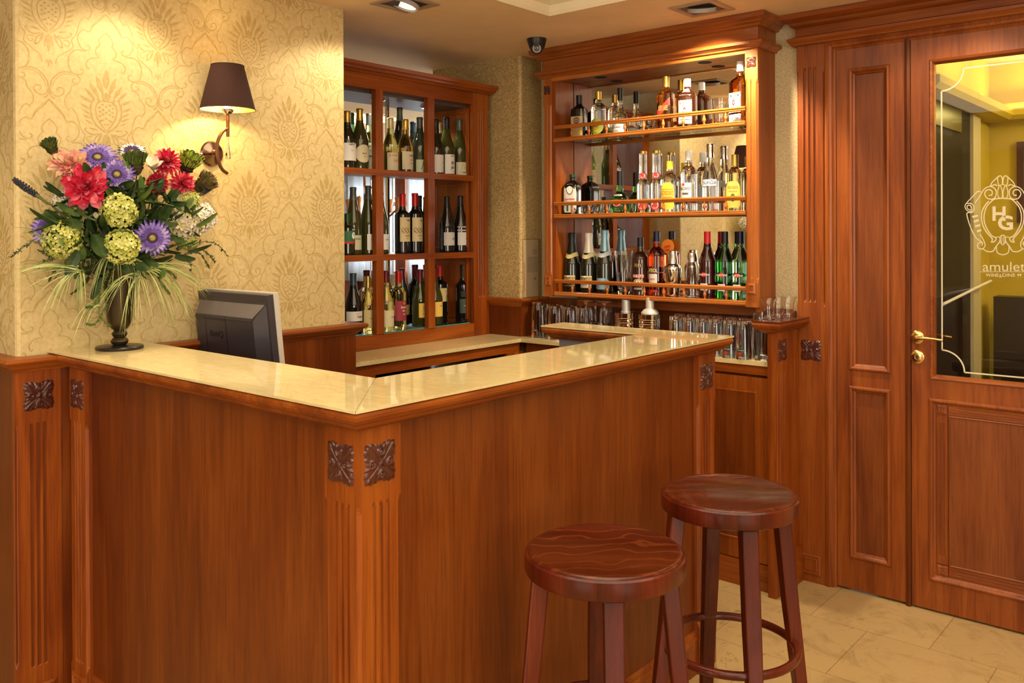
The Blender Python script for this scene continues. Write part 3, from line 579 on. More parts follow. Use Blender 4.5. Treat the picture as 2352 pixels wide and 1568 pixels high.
pil('pilaster', fy, -2.775, -2.664, (1, 1)); pil('pilaster', fy, -1.524, XC, (1, 1), eth=(None, .0081)); pil('pilaster', fx, YC+.0081, 1.286, (0, 1), 1.231, ends=(0, 1)); pil('pilaster', fx, 2.604, YE, (1, 1), 2.663)
for a, b, fn in ((-2.664, -1.524, lambda u, z, h: (u, YC+.02-h, z)), (1.286, 2.604, lambda u, z, h: (XC-.02+h, u, z))):
    MB().prism([(0, 0), (.012, 0), (.012, .115), (.008, .122), (.008, .130), (.004, .138), (0, .140)], lambda p, q, k, fn=fn, a=a, b=b: fn(a+(b-a)*k, q, p), 1).build('skirting', WX, bc)
RETP = [(XF+.004, YC), (XC, YC), (XC, YE+.01), (-2.052, YE+.01), (-2.052, 2.673), (XC-.1925, 2.673), (XC-.1925, 1.377), (XF+.004, 1.377)]
CM = [(-.03, 1.1006), (.034, 1.1006), (.040, 1.098), (.0425, 1.092), (.0415, 1.085), (.036, 1.077), (.027, 1.072), (.0265, 1.0685), (.022, 1.0675), (.0215, 1.064), (.013, 1.060), (.006, 1.0565), (.003, 1.055), (-.03, 1.055)]
MB().sweep(CM, RETP, 0, 1).build('counter_moulding', WY, bc)
MB().box(-2.045, XC-.19, 2.68, YE+.005, .0, 1.07).build('return_end', WP, bc); MB().box(-2.040, XC-.2, 2.672, 2.681, .10, 1.055).build('grey_inner_panel', GREYP, bc)
MB().box(XF+.004, XC-.19, 1.345, 1.372, .55, 1.07).build('inner_panel', WP, bc)
o_ = .0435; st = [(XW, YC-o_), (XC+o_, YC-o_), (XC+o_, YE+.01+o_), (-2.052-o_, YE+.01+o_), (-2.052-o_, 2.673-o_), (XC-.1925-o_, 2.673-o_), (XC-.1925-o_, 1.377+o_), (XW, 1.377+o_)]
mb = MB()
def slab(q): mb.prism(q, lambda u, v, k: (u, v, 1.1012+k), .0058)
j = .0006
slab([st[0], (st[1][0]-j, st[1][1]), (st[6][0]-j, st[6][1]), st[7]]); slab([(st[1][0]+0, st[1][1]+j), st[2], (st[5][0]+.0, st[2][1]), (st[5][0], st[5][1]), (st[6][0], st[6][1]+j)]); slab([(st[5][0]-j, st[5][1]), (st[5][0]-j, st[2][1]), st[3], st[4]])
tag(mb.build('marble_worktop', STONE, loc=(0, 0, 0)), 'polished cream marble worktop lying on the bar counter', 'worktop')
# desk behind the counter that carries the screen
dk = thing('desk_shelf', (-2.4, 1.65, 0), 'lower wooden shelf behind the left arm of the bar counter', 'shelf')
MB().box(XF+.002, -1.9, 1.375, 1.92, .76, .79).build('top', WX, dk); MB().box(-1.93, -1.9, 1.375, 1.92, 0, .76).build('side', WZ, dk)
# ---------------------------------------------------------------- back worktop and its base units
bw = MB(); q = [(-3.06, 2.30), (-2.806, 2.30), (-2.806, 3.36), (-1.503, 3.36), (-1.503, 3.599), (-2.852, 3.599), (-2.852, 3.419), (-3.06, 3.419)]
bw.prism(q, lambda u, v, k: (u, v, .917+k), .018); tag(bw.build('back_worktop', STONE), 'lower cream marble worktop below the bottle shelves', 'worktop')
bu = thing('base_cabinet', (-2.1, 3.45, 0), 'cherry base cabinet with panelled doors below the glasses', 'cabinet')
MB().box(-2.80, -1.505, 3.395, 3.598, .0, .915).build('carcass', WP, bu); MB().box(-2.55, -1.506, 3.372, 3.395, .878, .915).build('top_rail', WX, bu)
MB().box(-2.55, -1.506, 3.374, 3.395, 0, .108).build('kick_board', WX, bu)
for x0, x1 in ((-1.90, -1.508), (-2.30, -1.904)):
    d = MB().box(x0, x1, 3.376, 3.394, .112, .866); d = d.build('door', WZ, bu); m_ = .058
    frame(MB(), lambda u, z, h: (u, 3.376-h, z), x0+m_, x1-m_, .19, .808, [(0, 0), (.002, .005), (.006, .005), (.009, .001), (.012, .001)]).build('bead', WZ, d); MB().box(x0+m_+.01, x1-m_-.01, 3.3745, 3.377, .2, .798).build('door_panel', WP, d)
lu = thing('under_counter_unit', (-2.95, 2.85, 0), 'dark cherry unit with an open recess below the left worktop', 'cabinet')
MB().box(-3.34, -2.85, 2.31, 3.40, .0, .80).build('carcass', WP, lu); MB().box(-3.05, -2.822, 2.31, 3.37, .868, .915).build('top_rail', WY, lu); MB().box(-2.85, -2.822, 3.27, 3.40, .3, .868).build('end_stile', WZ, lu); MB().box(-2.85, -2.822, 2.31, 2.43, .3, .868).build('end_stile', WZ, lu)
# half-height partition at the end of the back worktop
hp = thing('half_height_partition', (-1.49, 3.46, 0), 'narrow cherry partition with carved rosette between back worktop and door', 'partition')
MB().box(-1.502, -1.4865, 3.3457, 3.592, 0, 1.065).box(-1.4866, -1.478, 3.456, 3.592, 0, 1.065).build('panel', WZ, hp)
fh = lambda u, z, h: (XH+h, u, z); XH = -1.468
MB().box(-1.502, XH-.0005, 3.334, 3.3455, 0, 1.063).build('front_edge', WZ, hp)
hpl = board(MB(), fh, 3.3457, 3.455, 0, 1.062, [3.376, 3.395, 3.414], .165, .898, .018, (1, 1), (.15, .90)).build('pilaster', WZ, hp); rosette(MB(), (3.395, .985), fh, .088).build('rosette', WR, hpl)
MB().box(-1.478, -1.462, 3.50, 3.592, 0, .145).build('skirting', WX, hp)
hc = MB().sweep([(o*1, z) for o, z in CM], [(-1.51, 3.592), (-1.51, 3.338), (-1.475, 3.338), (-1.475, 3.592)], -.0, 1); hc = hc.build('cap_moulding', WY, hp); MB().box(-1.5515, -1.4335, 3.2965, 3.592, 1.0995, 1.106).build('cap_board', wood('dark_cap_wood', 'y', (.07, .016, .006), (.12, .03, .01), (.17, .045, .015), .15, .4), hp)
# ---------------------------------------------------------------- wine cabinet (open towards the dining room through glass)
wc = thing('wine_cabinet', (-3.2, 2.85, .935), 'large cherry wine cabinet with three rows of cells full of wine bottles', 'wine cabinet')
X0, XB = -3.06, -3.37; YL0, YR0 = 2.24, 3.412; OL, OR = 2.36, 3.292; S1, S2, S3 = 1.752, 1.364, 1.004
fw = lambda u, z, h: (X0+h, u, z)
mb = MB().box(XB, X0-.0, YL0+.045, OL, .936, 2.19).build('left_stile', WZ, wc)
rs = board(MB().box(XB, X0-.02, OR+.018, YR0, .936, 2.19), fw, OR, YR0, .936, 2.19, [3.335, 3.352, 3.369], 1.13, 2.10, .02, (0, 1), (1.10, 2.10)).build('right_stile', WZ, wc)
MB().box(X0-.05, X0, OL, OR, 2.115, 2.19).build('head_rail', WY, wc); MB().box(X0-.03, X0, OL, OR, .936, S3-.004).build('bottom_rail', WY, wc)
WCR = [(0, 0), (.012, .0), (.016, .008), (.026, .012), (.028, .022), (.036, .028), (.038, .044), (0, .044)]
MB().sweep(WCR, [(X0, 2.285), (X0, YR0), (-3.2, YR0)], 2.178, 1).build('crown', WY, wc); MB().box(XB, X0, 2.285, YR0, 2.188, 2.22).build('top_board', WY, wc)
for a, b in ((2.644, 2.688), (2.972, 3.017)): MB().box(X0-.028, X0, a, b, S3-.006, 2.116).build('mullion', WZ, wc)
GS = glassm('shelf_edge_glass', (.55, .85, .75), .0)
for z, n_ in ((S1, 'shelf'), (S2, 'shelf')):
    s_ = MB().box(X0-.03, X0+.003, OL, OR, z-.028, z).build('shelf_front', WY, wc); MB().box(XB+.01, X0-.028, OL, OR, z-.012, z).build('shelf', mat('dark_shelf_board', (.07, .06, .05), .3), wc)
bs = MB().box(XB+.01, X0-.028, OL, OR, .965, .992).build('bottom_board', mat('grey_bottom_board', (.16, .145, .12), .5), wc); MB().box(XB+.02, X0-.03, OL+.005, OR-.005, .993, S3).build('glass_shelf', SHELFG, wc); MB().box(X0-.03, X0-.027, OL, OR, .993, S3).build('glass_edge', mat('teal_glass_edge', (.05, .28, .24), .2), wc)
MB().box(XB, X0-.05, OL, OR, 2.10, 2.19).build('cabinet_ceiling', mat('dull_dark_laminate', (.085, .07, .065), .3), wc)
MB().box(XB, X0-.03, OR, OR+.018, .99, 2.10).build('side_panel', WZ, wc)
for a, b in ((1.02, 1.33), (1.385, 1.72), (1.775, 2.085)):
    frame(MB(), lambda u, z, h: (u, OR-h, z), XB+.03, X0-.04, a, b, [(0, 0), (.001, .006), (.008, .007), (.014, .002), (.016, -.0)]).build('side_bead', WZ, wc)
MB().box(XB-.004, XB, OL, OR, .99, 2.11).build('back_glass', PANE, wc); MB().box(XB-.03, XB, OL, OR, .0, .99).build('lower_back', WY, wc)
for a in (2.66, 2.99): MB().box(XB-.012, XB+.006, a-.006, a+.006, .99, 2.1).build('rear_upright', CHROME, wc)
for y in (2.78, 3.10):
    k = thing('puck_light', (-3.2, y, 2.09), 'small chrome puck light in the ceiling of the %s cell of the wine cabinet' % ('middle top' if y > 3 else 'top left'), 'light', 'puck lights'); k['label'] = ('chrome puck light in the cabinet ceiling behind the right mullion', 'chrome puck light in the cabinet ceiling behind the left mullion')[y < 3]
    MB().lathe([(.034, 2.10), (.034, 2.094), (.026, 2.088), (.0, 2.088)], (-3.2, y, 0), 24).build('housing', CHROME, k); MB().lathe([(.022, 2.0878), (.0, 2.087)], (-3.2, y, 0), 20).build('lens', mat('puck_glow', (1, .95, .85), .5, emit=(1, .93, .78), es=6), k)
# ---------------------------------------------------------------- back bar with mirror
bb = thing('back_bar', (-2.16, 3.53, 1.15), 'wall mounted cherry back bar with mirror, railed shelves and spirit bottles', 'back bar')
YF = 3.448; fb = lambda u, z, h: (u, YF-h, z)
for (a, b, ch) in ((-2.726, -2.675, (1, 1)), (-1.648, -1.592, (1, 1))):
    c = (a+b)/2; p = board(MB(), fb, a, b, 1.145, 2.225, [c], 1.262, 2.10, .018, ch, (1.25, 2.10), hw=.004, dep=.004).build('post', WB, bb)
    rosette(MB(), (c, 2.168), fb, .044, hs=1.2, rings=12, n=72).build('rosette', WR, p); block(MB(), fb, c-.018, c+.018, 1.20, 1.245).build('base_block', WB, p)
MB().box(-1.612, -1.592, YF+.018, 3.619, 1.125, 2.24).build('right_side', WZ, bb); MB().box(-2.726, -2.706, YF+.018, 3.619, 1.145, 2.24).build('left_side', WZ, bb)
MB().box(-2.676, -2.653, YF+.004, 3.6, 1.15, 2.2115).build('left_liner', WZ, bb)
MB().box(-2.706, -1.612, YF+.0185, 3.599, 2.212, 2.228).build('cabinet_ceiling', WZ, bb); MB().box(-2.675, -1.648, YF, YF+.02, 2.208, 2.225).build('head_bead', WOR, bb)
MB().sweep([(-.1, 0), (.010, 0), (.012, .006), (.022, .012), (.032, .016), (.032, .028), (.028, .032), (.006, .034), (.004, .038), (.004, .088), (.018, .090), (.022, .098), (.032, .104), (.036, .112), (.050, .120), (.052, .134), (.052, .139), (-.1, .139)], [(-2.726, 3.619), (-2.726, YF), (-1.592, YF), (-1.592, 3.619)], 2.225, 1).build('crown', wood('bright_cherry_crown', 'x', (.20, .045, .008), (.31, .085, .014), (.42, .135, .026), .34, .25), bb)
MB().box(-2.72, -1.60, YF+.01, 3.619, 2.235, 2.36).build('frieze_core', WX, bb)
MB().prism([(-2.706, 3.6040), (-1.613, 3.5905), (-1.613, 3.606), (-2.706, 3.606)], lambda u, v, k: (u, v, 1.16+k), 1.052).build('mirror', MIRROR, bb); MB().box(-2.706, -1.612, 3.607, 3.619, 1.145, 2.24).build('back_board', WX, bb)
for x in (-2.437, -1.879): MB().lathe([(0, 2.2108), (.030, 2.2108), (.030, 2.2116)], (x, 3.532, 0), 24).build('lamp_hole', DARK, bb)
def shelf(z, glass):
    if glass: MB().box(-2.653, -1.648, YF+.014, 3.590, z-.012, z-.005).build('glass_shelf', SHELFG, bb)
    else: MB().box(-2.653, -1.613, YF+.014, 3.590, z-.017, z-.001).build('shelf', WX, bb)
    f_ = MB(); f_.prism([(-.004, -.020), (.003, -.020), (.006, -.016), (.006, -.010), (.003, -.007), (.005, -.004), (.002, 0), (-.016, 0), (-.016, -.020)], lambda p, q, k: (-2.660+1.012*k, YF-p, z+q), 1); f_.build('shelf_lip', WOR, bb)
    r_ = MB(); r_.prism([(-.012, -.008), (-.002, -.009), (.002, -.006), (.002, .0), (.005, .003), (.004, .008), (0, .010), (-.010, .010), (-.013, .006)], lambda p, q, k: (-2.660+1.012*k, YF-p, z+.051+q), 1); r_ = r_.build('gallery_rail', WOR, bb)
    pr = [(.0035, 0), (.0055, .002), (.0040, .005), (.0038, .008), (.0062, .012), (.0078, .018), (.0072, .024), (.0052, .029), (.0062, .031), (.0048, .034), (.0034, .038), (.0045, .043)]
    for k in range(9): MB().lathe(pr, (-2.554+.1019*k, YF+.004, z-.0), 14).build('baluster', WOR, r_)
shelf(1.927, True); shelf(1.551, False); shelf(1.170, False)
MB().box(-2.60, -1.612, 3.555, 3.575, 1.10, 1.152).build('valance', WX, bb)
# ---------------------------------------------------------------- bar stools
def stool(loc, rz, label, name='bar_stool', R=.1785):
    t = thing('bar_stool', (loc[0], loc[1], 0), label, 'bar stool', 'round bar stools', rz); z = loc[2]
    def b(mb, n, m, par=t): return mb.build(n, m, par, local=True)
    b(MB().lathe([(0, z-.001), (R-.022, z-.001), (R-.020, z+.0), (R-.012, z+.001), (R-.008, z-.001), (R-.0065, z-.004)], (0, 0, 0), 72), 'seat', WSS)
    b(MB().lathe([(R-.0075, z-.0045), (R-.004, z-.004), (R-.0005, z-.008), (R, z-.014), (R, z-.040), (R-.002, z-.046), (R-.007, z-.049), (R-.03, z-.050), (0, z-.050)], (0, 0, 0), 72), 'seat_rim', WS)
    for k in range(4):
        a = k*pi/2; ca, sa = cos(a), sin(a); mb = MB(); vs = []
        for zz_, rr, w in ((z-.051, .142, .0215), (z-.30, .166, .0205), (.0, .222, .0155)):
            for du, dv in ((-w*.9, -w), (w*.9, -w), (w*.9, w), (-w*.9, w)):
                for s_ in ((0,)): vs.append(((rr+du)*ca-dv*sa, (rr+du)*sa+dv*ca, zz_))
        fs = [(0, 1, 2, 3), (11, 10, 9, 8)]+[(i*4+j, i*4+4+j, i*4+4+(j+1) % 4, i*4+(j+1) % 4) for i in range(2) for j in range(4)]
        mb.add(vs, fs); o = b(mb, 'leg', WS); m = o.modifiers.new('round', 'BEVEL'); m.width = .004; m.segments = 2
        b(MB().lathe([(.010, z-.058), (.012, z-.054), (.010, z-.0495)], (.142*ca, .142*sa, 0), 12), 'spacer', BLACKP, o)
    b(MB().tube([(.172*cos(2*pi*i/64), .172*sin(2*pi*i/64), .365) for i in range(64)], .011, 12, closed=True), 'foot_ring', WS); return t
# leg directions: the camera looks along FW; angles are measured from its right-hand axis
CA = math.atan2(RT.y, RT.x)
stool((-1.114, 1.622, .757), CA+radians(1), 'near round mahogany bar stool with a matt wavy grained seat')
stool((-1.078, 2.152, .772), CA+radians(5), 'far round mahogany bar stool with a shiny seat and visible foot ring')
# ---------------------------------------------------------------- wall sconce
sx, sy = -2.70, 1.670
sc = thing('wall_sconce', (XW, 1.684, 1.745), 'bronze wall sconce with brown tapered shade on the wallpaper', 'wall lamp')
MB().lathe([(0, 0), (.043, 0), (.045, .004), (.040, .010), (.015, .014), (.006, .016), (0, .016)], (XW+.001, 1.684, 1.745), 36, axis=(1, 0, 0)).build('wall_plate', mat('brown_chrome', (.35, .24, .18), .12, 1), sc)
MB().tube([(XW+.01, 1.684, 1.745), (sx, 1.630, 1.742)], .0055, 10).lathe([(.003, -.008), (.009, -.004), (.009, .004), (.003, .008)], ((XW+sx)/2, 1.657, 1.7435), 14, axis=(.13, -.05, 0)).build('bracket', BRN, sc)
arm = smooth2([(sx, 1.6697, 1.822), (sx, 1.652, 1.812), (sx, 1.634, 1.782), (sx, 1.628, 1.748), (sx, 1.633, 1.712), (sx, 1.647, 1.682), (sx, 1.668, 1.668)]); MB().tube(arm, .0058, 10).build('curved_arm', BRN, sc)
MB().tube([(sx, sy, 1.872), (sx, sy, 1.794)], .0058, 12).lathe([(.0, .0), (.012, .003), (.019, .012), (.020, .020), (.017, .021)], (sx, sy, 1.868), 20, mi=1).build('stem', [BRN, CHROME], sc)
MB().lathe([(.0015, 1.790), (.002, 1.786), (.0095, 1.722), (.008, 1.718), (0, 1.717)], (sx, sy, 0), 8, smooth=False).build('crystal_drop', CLEAR, sc)
sh = mat('brown_shade_fabric', (.045, .018, .012), .9); N, L, B = nodes(sh); B.inputs['Transmission Weight'].default_value = 0
tl = N.new('ShaderNodeBsdfTranslucent'); tl.inputs[0].default_value = (.80, .26, .07, 1); mx = N.new('ShaderNodeMixShader'); mx.inputs[0].default_value = .25; L.new(B.outputs[0], mx.inputs[1]); L.new(tl.outputs[0], mx.inputs[2]); L.new(mx.outputs[0], N['Material Output'].inputs[0])
SHI = mat('gold_shade_lining', (.85, .62, .16), .6)
zb_, zt_ = 1.886, 2.038
s1_ = MB().lathe([(.0925, zb_), (.0545, zt_), (.0538, zt_), (.0916, zb_)], (sx, sy, 0), 56, cap=False).build('shade', sh, sc)
MB().tube([(sx+.0925*cos(2*pi*i/48), sy+.0925*sin(2*pi*i/48), zb_+.001) for i in range(48)], .0016, 6, closed=True).tube([(sx+.0545*cos(2*pi*i/40), sy+.0545*sin(2*pi*i/40), zt_) for i in range(40)], .0013, 6, closed=True).build('shade_edge', mat('dark_shade_edge', (.05, .025, .02), .8), s1_)
MB().lathe([(.0912, zb_+.001), (.0532, zt_-.001)], (sx, sy, 0), 56, cap=False).build('shade_lining', SHI, s1_)
MB().lathe([(.009, 1.888), (.011, 1.90), (.011, 1.935), (.014, 1.95), (.016, 1.97), (.010, 1.99), (0, 1.995)], (sx, sy, 0), 16).build('bulb', mat('lit_bulb', (1, .9, .7), .5, emit=(1, .82, .45), es=14), sc)
point('sconce_lamp', (sx+.0, sy-.030, 1.93), 5, (1, .74, .38), .012)
# ---------------------------------------------------------------- ceiling fittings
FRM = mat('bronze_painted_trim', (.36, .26, .16), .45); REFL = mat('bright_reflector', (.9, .88, .8), .15, 1, emit=(1, .92, .75), es=1.2)
for i, (x, y, a_, p) in enumerate(DOWN):
    s = .098; t = thing('ceiling_downlight', (x, y, CEIL), ['square gimbal downlight in the ceiling near the wallpapered wall corner', 'square downlight above the flower vase', 'square gimbal downlight in the ceiling in front of the back bar', 'square downlight left of the vase wall', 'square downlight before the glazed door', 'square downlight in front of the bar counter', 'square downlight behind the bar stools', 'square downlight right of the door'][i], 'ceiling light', 'square ceiling downlights')
    mb = MB()
    for (a, b, c, d) in ((-s, s, -s, -s+.024), (-s, s, s-.024, s), (-s, -s+.024, -s+.024, s-.024), (s-.024, s, -s+.024, s-.024)): mb.box(x+a, x+b, y+c, y+d, CEIL-.006, CEIL-.0005)
    mb.build('trim_frame', FRM, t); k = s-.026; MB().box(x-k, x+k, y-k, y+k, CEIL-.0012, CEIL-.0006).build('recess_plate', mat('dark_recess', (.05, .04, .03), .5), t)
    d = (Vector(a_)-Vector((x, y, CEIL))); d.x *= .8; d.y *= .8; d.normalize(); cc = Vector((x, y, CEIL-.003))
    MB().lathe([(.058, -.004), (.058, .012), (.054, .013), (.050, .004), (.0, .001)], cc+Vector((0, 0, .002)), 36, axis=d).build('gimbal_ring', mat('grey_white_enamel', (.42, .38, .36), .4), t)
    MB().lathe([(.047, .0065), (.03, .003), (.0, .002)], cc+Vector((0, 0, .002)), 30, axis=d).build('reflector', REFL, t)
for o in bpy.data.objects:
    if o.type == 'LIGHT' and o.name.startswith(('downlight_lamp', 'worktop_lamp')): o.location.z = CEIL-.035
cm = thing('security_camera', (-2.576, 3.21, CEIL), 'black dome security camera on the ceiling by the back bar crown', 'camera'); c0 = Vector((-2.576, 3.21, 0))
MB().lathe([(0, CEIL), (.046, CEIL), (.046, CEIL-.003), (.043, CEIL-.016), (.040, CEIL-.028), (.036, CEIL-.040), (.028, CEIL-.056), (.016, CEIL-.068), (0, CEIL-.073)], c0, 40).build('housing', BLACKP, cm)
d = (CAM-Vector((-2.576, 3.21, CEIL-.048))); d.z -= .0; d.normalize(); e0 = Vector((-2.576, 3.21, CEIL-.044))
ey = MB().lathe([(.029, .006), (.029, .020), (.027, .030), (.0225, .033), (.0225, .0315), (0, .0315)], e0, 32, axis=d).build('eye', BLACKP, cm)
ld = MB(); q = Vector((0, 0, 1)).rotation_difference(d)
for k in range(16): ld.lathe([(.0, .0335), (.0022, .0332), (.0026, .0315)], e0+q @ Vector((.0165*cos(pi*k/8), .0165*sin(pi*k/8), 0)), 8, axis=d)
ld.build('led_ring', mat('pale_led', (.8, .78, .68), .2), ey); MB().lathe([(.0115, .0316), (.0115, .035), (.0085, .036), (0, .0362)], e0, 20, axis=d).build('lens', mat('grey_lens', (.12, .10, .09), .1), ey)
# ---------------------------------------------------------------- back of the computer screen
mo = thing('monitor', (-2.56, 1.62, .79), 'black computer monitor seen from behind, standing behind the counter', 'monitor')
MBK = mat('charcoal_plastic', (.042, .036, .044), .30); tilt = radians(6); w2 = .206
pv = Vector((-2.578, 1.665, .89))
def mp(u, v, h):  # u along x, v up the screen, h out of its back (towards -y)
    return (pv.x+u, pv.y-h*cos(tilt)-v*sin(tilt), pv.z+v*cos(tilt)-h*sin(tilt))
H_ = .385
mb = MB(); mb.prism([(-w2, 0), (w2, 0), (w2, H_), (-w2, H_)], mp, -.018); mb.build('front_bezel', mat('silver_grey_bezel', (.50, .46, .40), .4), mo)
mb = MB(); mb.prism([(-w2+.001, .001), (w2-.003, .001), (w2-.003, H_-.004), (-w2+.001, H_-.004)], mp, .022); cs = mb.build('back_shell', MBK, mo)
a, b = w2-.012, w2-.052; z0_, z1_, z2_ = .01, H_-.030, H_-.082
MB().add([mp(-a, z0_, .022), mp(a, z0_, .022), mp(a, z1_, .022), mp(-a, z1_, .022), mp(-a+.005, z0_+.02, .050), mp(b, z0_+.02, .050), mp(b, z2_, .050), mp(-a+.005, z2_, .050)], [(4, 5, 6, 7), (0, 1, 5, 4), (1, 2, 6, 5), (2, 3, 7, 6), (3, 0, 4, 7)]).build('back_hump', MBK, cs)
vb = MB(); n = 46
for i in range(n):
    t0 = (i+.2)/n; t1 = (i+.62)/n; P = lambda t, s: Vector(mp(-a, z1_, .022)).lerp(Vector(mp(a, z1_, .022)), t).lerp(Vector(mp(-a+.005, z2_, .050)).lerp(Vector(mp(b, z2_, .050)), t), s)
    o1 = Vector((0, -.0012, .0008)); vb.add([P(t0, .1)+o1, P(t1, .1)+o1, P(t1, .9)+o1, P(t0, .9)+o1], [(0, 1, 2, 3)])
vb.build('vent_slots', mat('vent_ridge_grey', (.42, .38, .34), .3), cs)
MB().tube([mp(-a+.004, z2_-.003, .051), mp(b-.006, z2_-.003, .051), mp(b+.002, z2_+.006, .050), mp(a, z1_, .023)], .0016, 6).build('vent_edge', MBK, cs)
pl_ = MB(); ribbon(pl_, [(-.128, .02), (-.128, .288), (-.122, .294), (-.014, .294), (-.006, .286), (-.002, .02)], .0022, lambda u, v: mp(u, v, .0512)); write(pl_, 'BenQ', lambda u, v: mp(u, v, .0512), -.105, -.025, .232, .258, bold=.01); pl_.build('embossed_logo', mat('dark_grey_emboss', (.014, .012, .013), .3), cs)
MB().prism([(-.05, -.02), (.05, -.02), (.05, .1), (-.05, .1)], mp, .03).build('stand_neck', MBK, mo); MB().lathe([(0, .791), (.11, .791), (.11, .80), (.05, .806), (0, .806)], (-2.578, 1.66, 0), 30).build('stand_base', MBK, mo)
# ---------------------------------------------------------------- paper sheets on the pillar side
ps = thing('notice_sheet', (-2.874, 3.53, 1.3), 'cream printed notice in a plastic sleeve on the pillar beside the back bar', 'notice')
XN = -2.874
MB().box(XN, XN+.0012, 3.462, 3.585, 1.13, 1.425).build('paper', mat('cream_paper', (.68, .56, .34), .5), ps); MB().box(XN+.0014, XN+.0018, 3.458, 3.612, 1.125, 1.43).build('plastic_sleeve', pane_mat('sleeve_film', (.9, .88, .86), .5), ps)
pr = MB(); fn = lambda u, v: (XN+.0024, u, v)
for k in range(14): pr.add([fn(3.495, 1.335-k*.0058), fn(3.580, 1.335-k*.0058), fn(3.580, 1.3335-k*.0058), fn(3.495, 1.3335-k*.0058)], [(0, 1, 2, 3)])
for k in range(5): pr.add([fn(3.535, 1.375-k*.006), fn(3.575, 1.375-k*.006), fn(3.575, 1.3735-k*.006), fn(3.535, 1.3735-k*.006)], [(0, 1, 2, 3)])
for k in range(3): pr.add([fn(3.548, 1.228-k*.005), fn(3.566, 1.230-k*.005), fn(3.566, 1.227-k*.005), fn(3.548, 1.225-k*.005)], [(0, 1, 2, 3)])
pr.build('print', mat('grey_print', (.16, .13, .10), .6), ps); MB().box(XN+.0024, XN+.0026, 3.468, 3.472, 1.16, 1.31).build('red_side_print', mat('red_print', (.4, .08, .04), .6), ps)
# ---------------------------------------------------------------- bottles
GL = dict(dark=mat('dark_bottle_glass', (.010, .010, .004), .04, spec=.8), olive=mat('olive_bottle_glass', (.030, .032, .006), .05, spec=.8), green=glassm('green_bottle_glass', (.30, .72, .22)), vgreen=glassm('vivid_green_glass', (.10, .42, .12)), pgreen=glassm('pale_green_glass', (.55, .82, .60)),
          teal=mat('grey_green_glass', (.030, .045, .030), .05, spec=.8), clear=glassm('clear_bottle_glass', (.96, .98, .97)), yellow=glassm('yellow_wine_glass', (.95, .80, .25)), gold=glassm('golden_wine_glass', (.92, .55, .12)), amber=glassm('amber_whisky_glass', (.80, .30, .05)),
          brown=mat('brown_bottle_glass', (.035, .010, .004), .05, spec=.8), black=mat('black_bottle_glass', (.006, .005, .005), .06, spec=.8), orange=glassm('red_orange_aperitif', (1, .16, .03)), ygreen=glassm('pale_green_wine', (.72, .80, .30)), tequila=glassm('pale_gold_spirit', (.98, .86, .45)), redblack=mat('dark_red_vermouth_glass', (.03, .004, .004), .05, spec=.8))
def foil(n, c, r=.3, m=.35): return mat(n, c, r, m)
CP = dict(gold=foil('gold_capsule', (.55, .36, .08), .25, .8), grey=foil('grey_green_capsule', (.10, .12, .085)), black=foil('black_capsule', (.015, .015, .016)), beige=foil('beige_capsule', (.55, .48, .25)), slate=foil('slate_capsule', (.09, .10, .09)), red=foil('red_capsule', (.42, .012, .012)),
          maroon=foil('maroon_capsule', (.15, .012, .016)), navy=foil('blue_grey_capsule', (.045, .075, .11)), white=foil('white_cap', (.80, .80, .80), .35, 0), silver=foil('silver_cap', (.75, .75, .75), .15, 1), yellow=foil('yellow_cap', (.85, .70, .05), .35, 0), blue=foil('light_blue_foil', (.22, .40, .50), .3, .5), wfoil=foil('white_gold_foil', (.72, .68, .58), .35, .2), bred=foil('bright_red_cap', (.62, .015, .012), .3, 0), dkblue=foil('dark_blue_cap', (.012, .015, .045)), cream=foil('cream_cap', (.75, .70, .50), .4, 0), dgreen=foil('dark_green_cap', (.012, .06, .025)))
PAPERS = {}
def pap(c):
    if c not in PAPERS: PAPERS[c] = mat('label_paper_%02d' % len(PAPERS), c, .55)
    return PAPERS[c]
INK = dict(k=mat('black_ink', (.02, .02, .02), .5), r=mat('red_ink', (.5, .03, .02), .5), g=mat('gold_ink', (.55, .38, .10), .35, .5), w=mat('white_ink', (.8, .8, .76), .5), o=mat('orange_ink', (.75, .30, .03), .5), y=mat('yellow_green_ink', (.50, .55, .05), .5), d=mat('green_ink', (.02, .12, .05), .5), b=mat('blue_ink', (.02, .03, .20), .5), n=mat('brown_ink', (.22, .10, .04), .5), yy=mat('yellow_ink', (.9, .7, .03), .5))
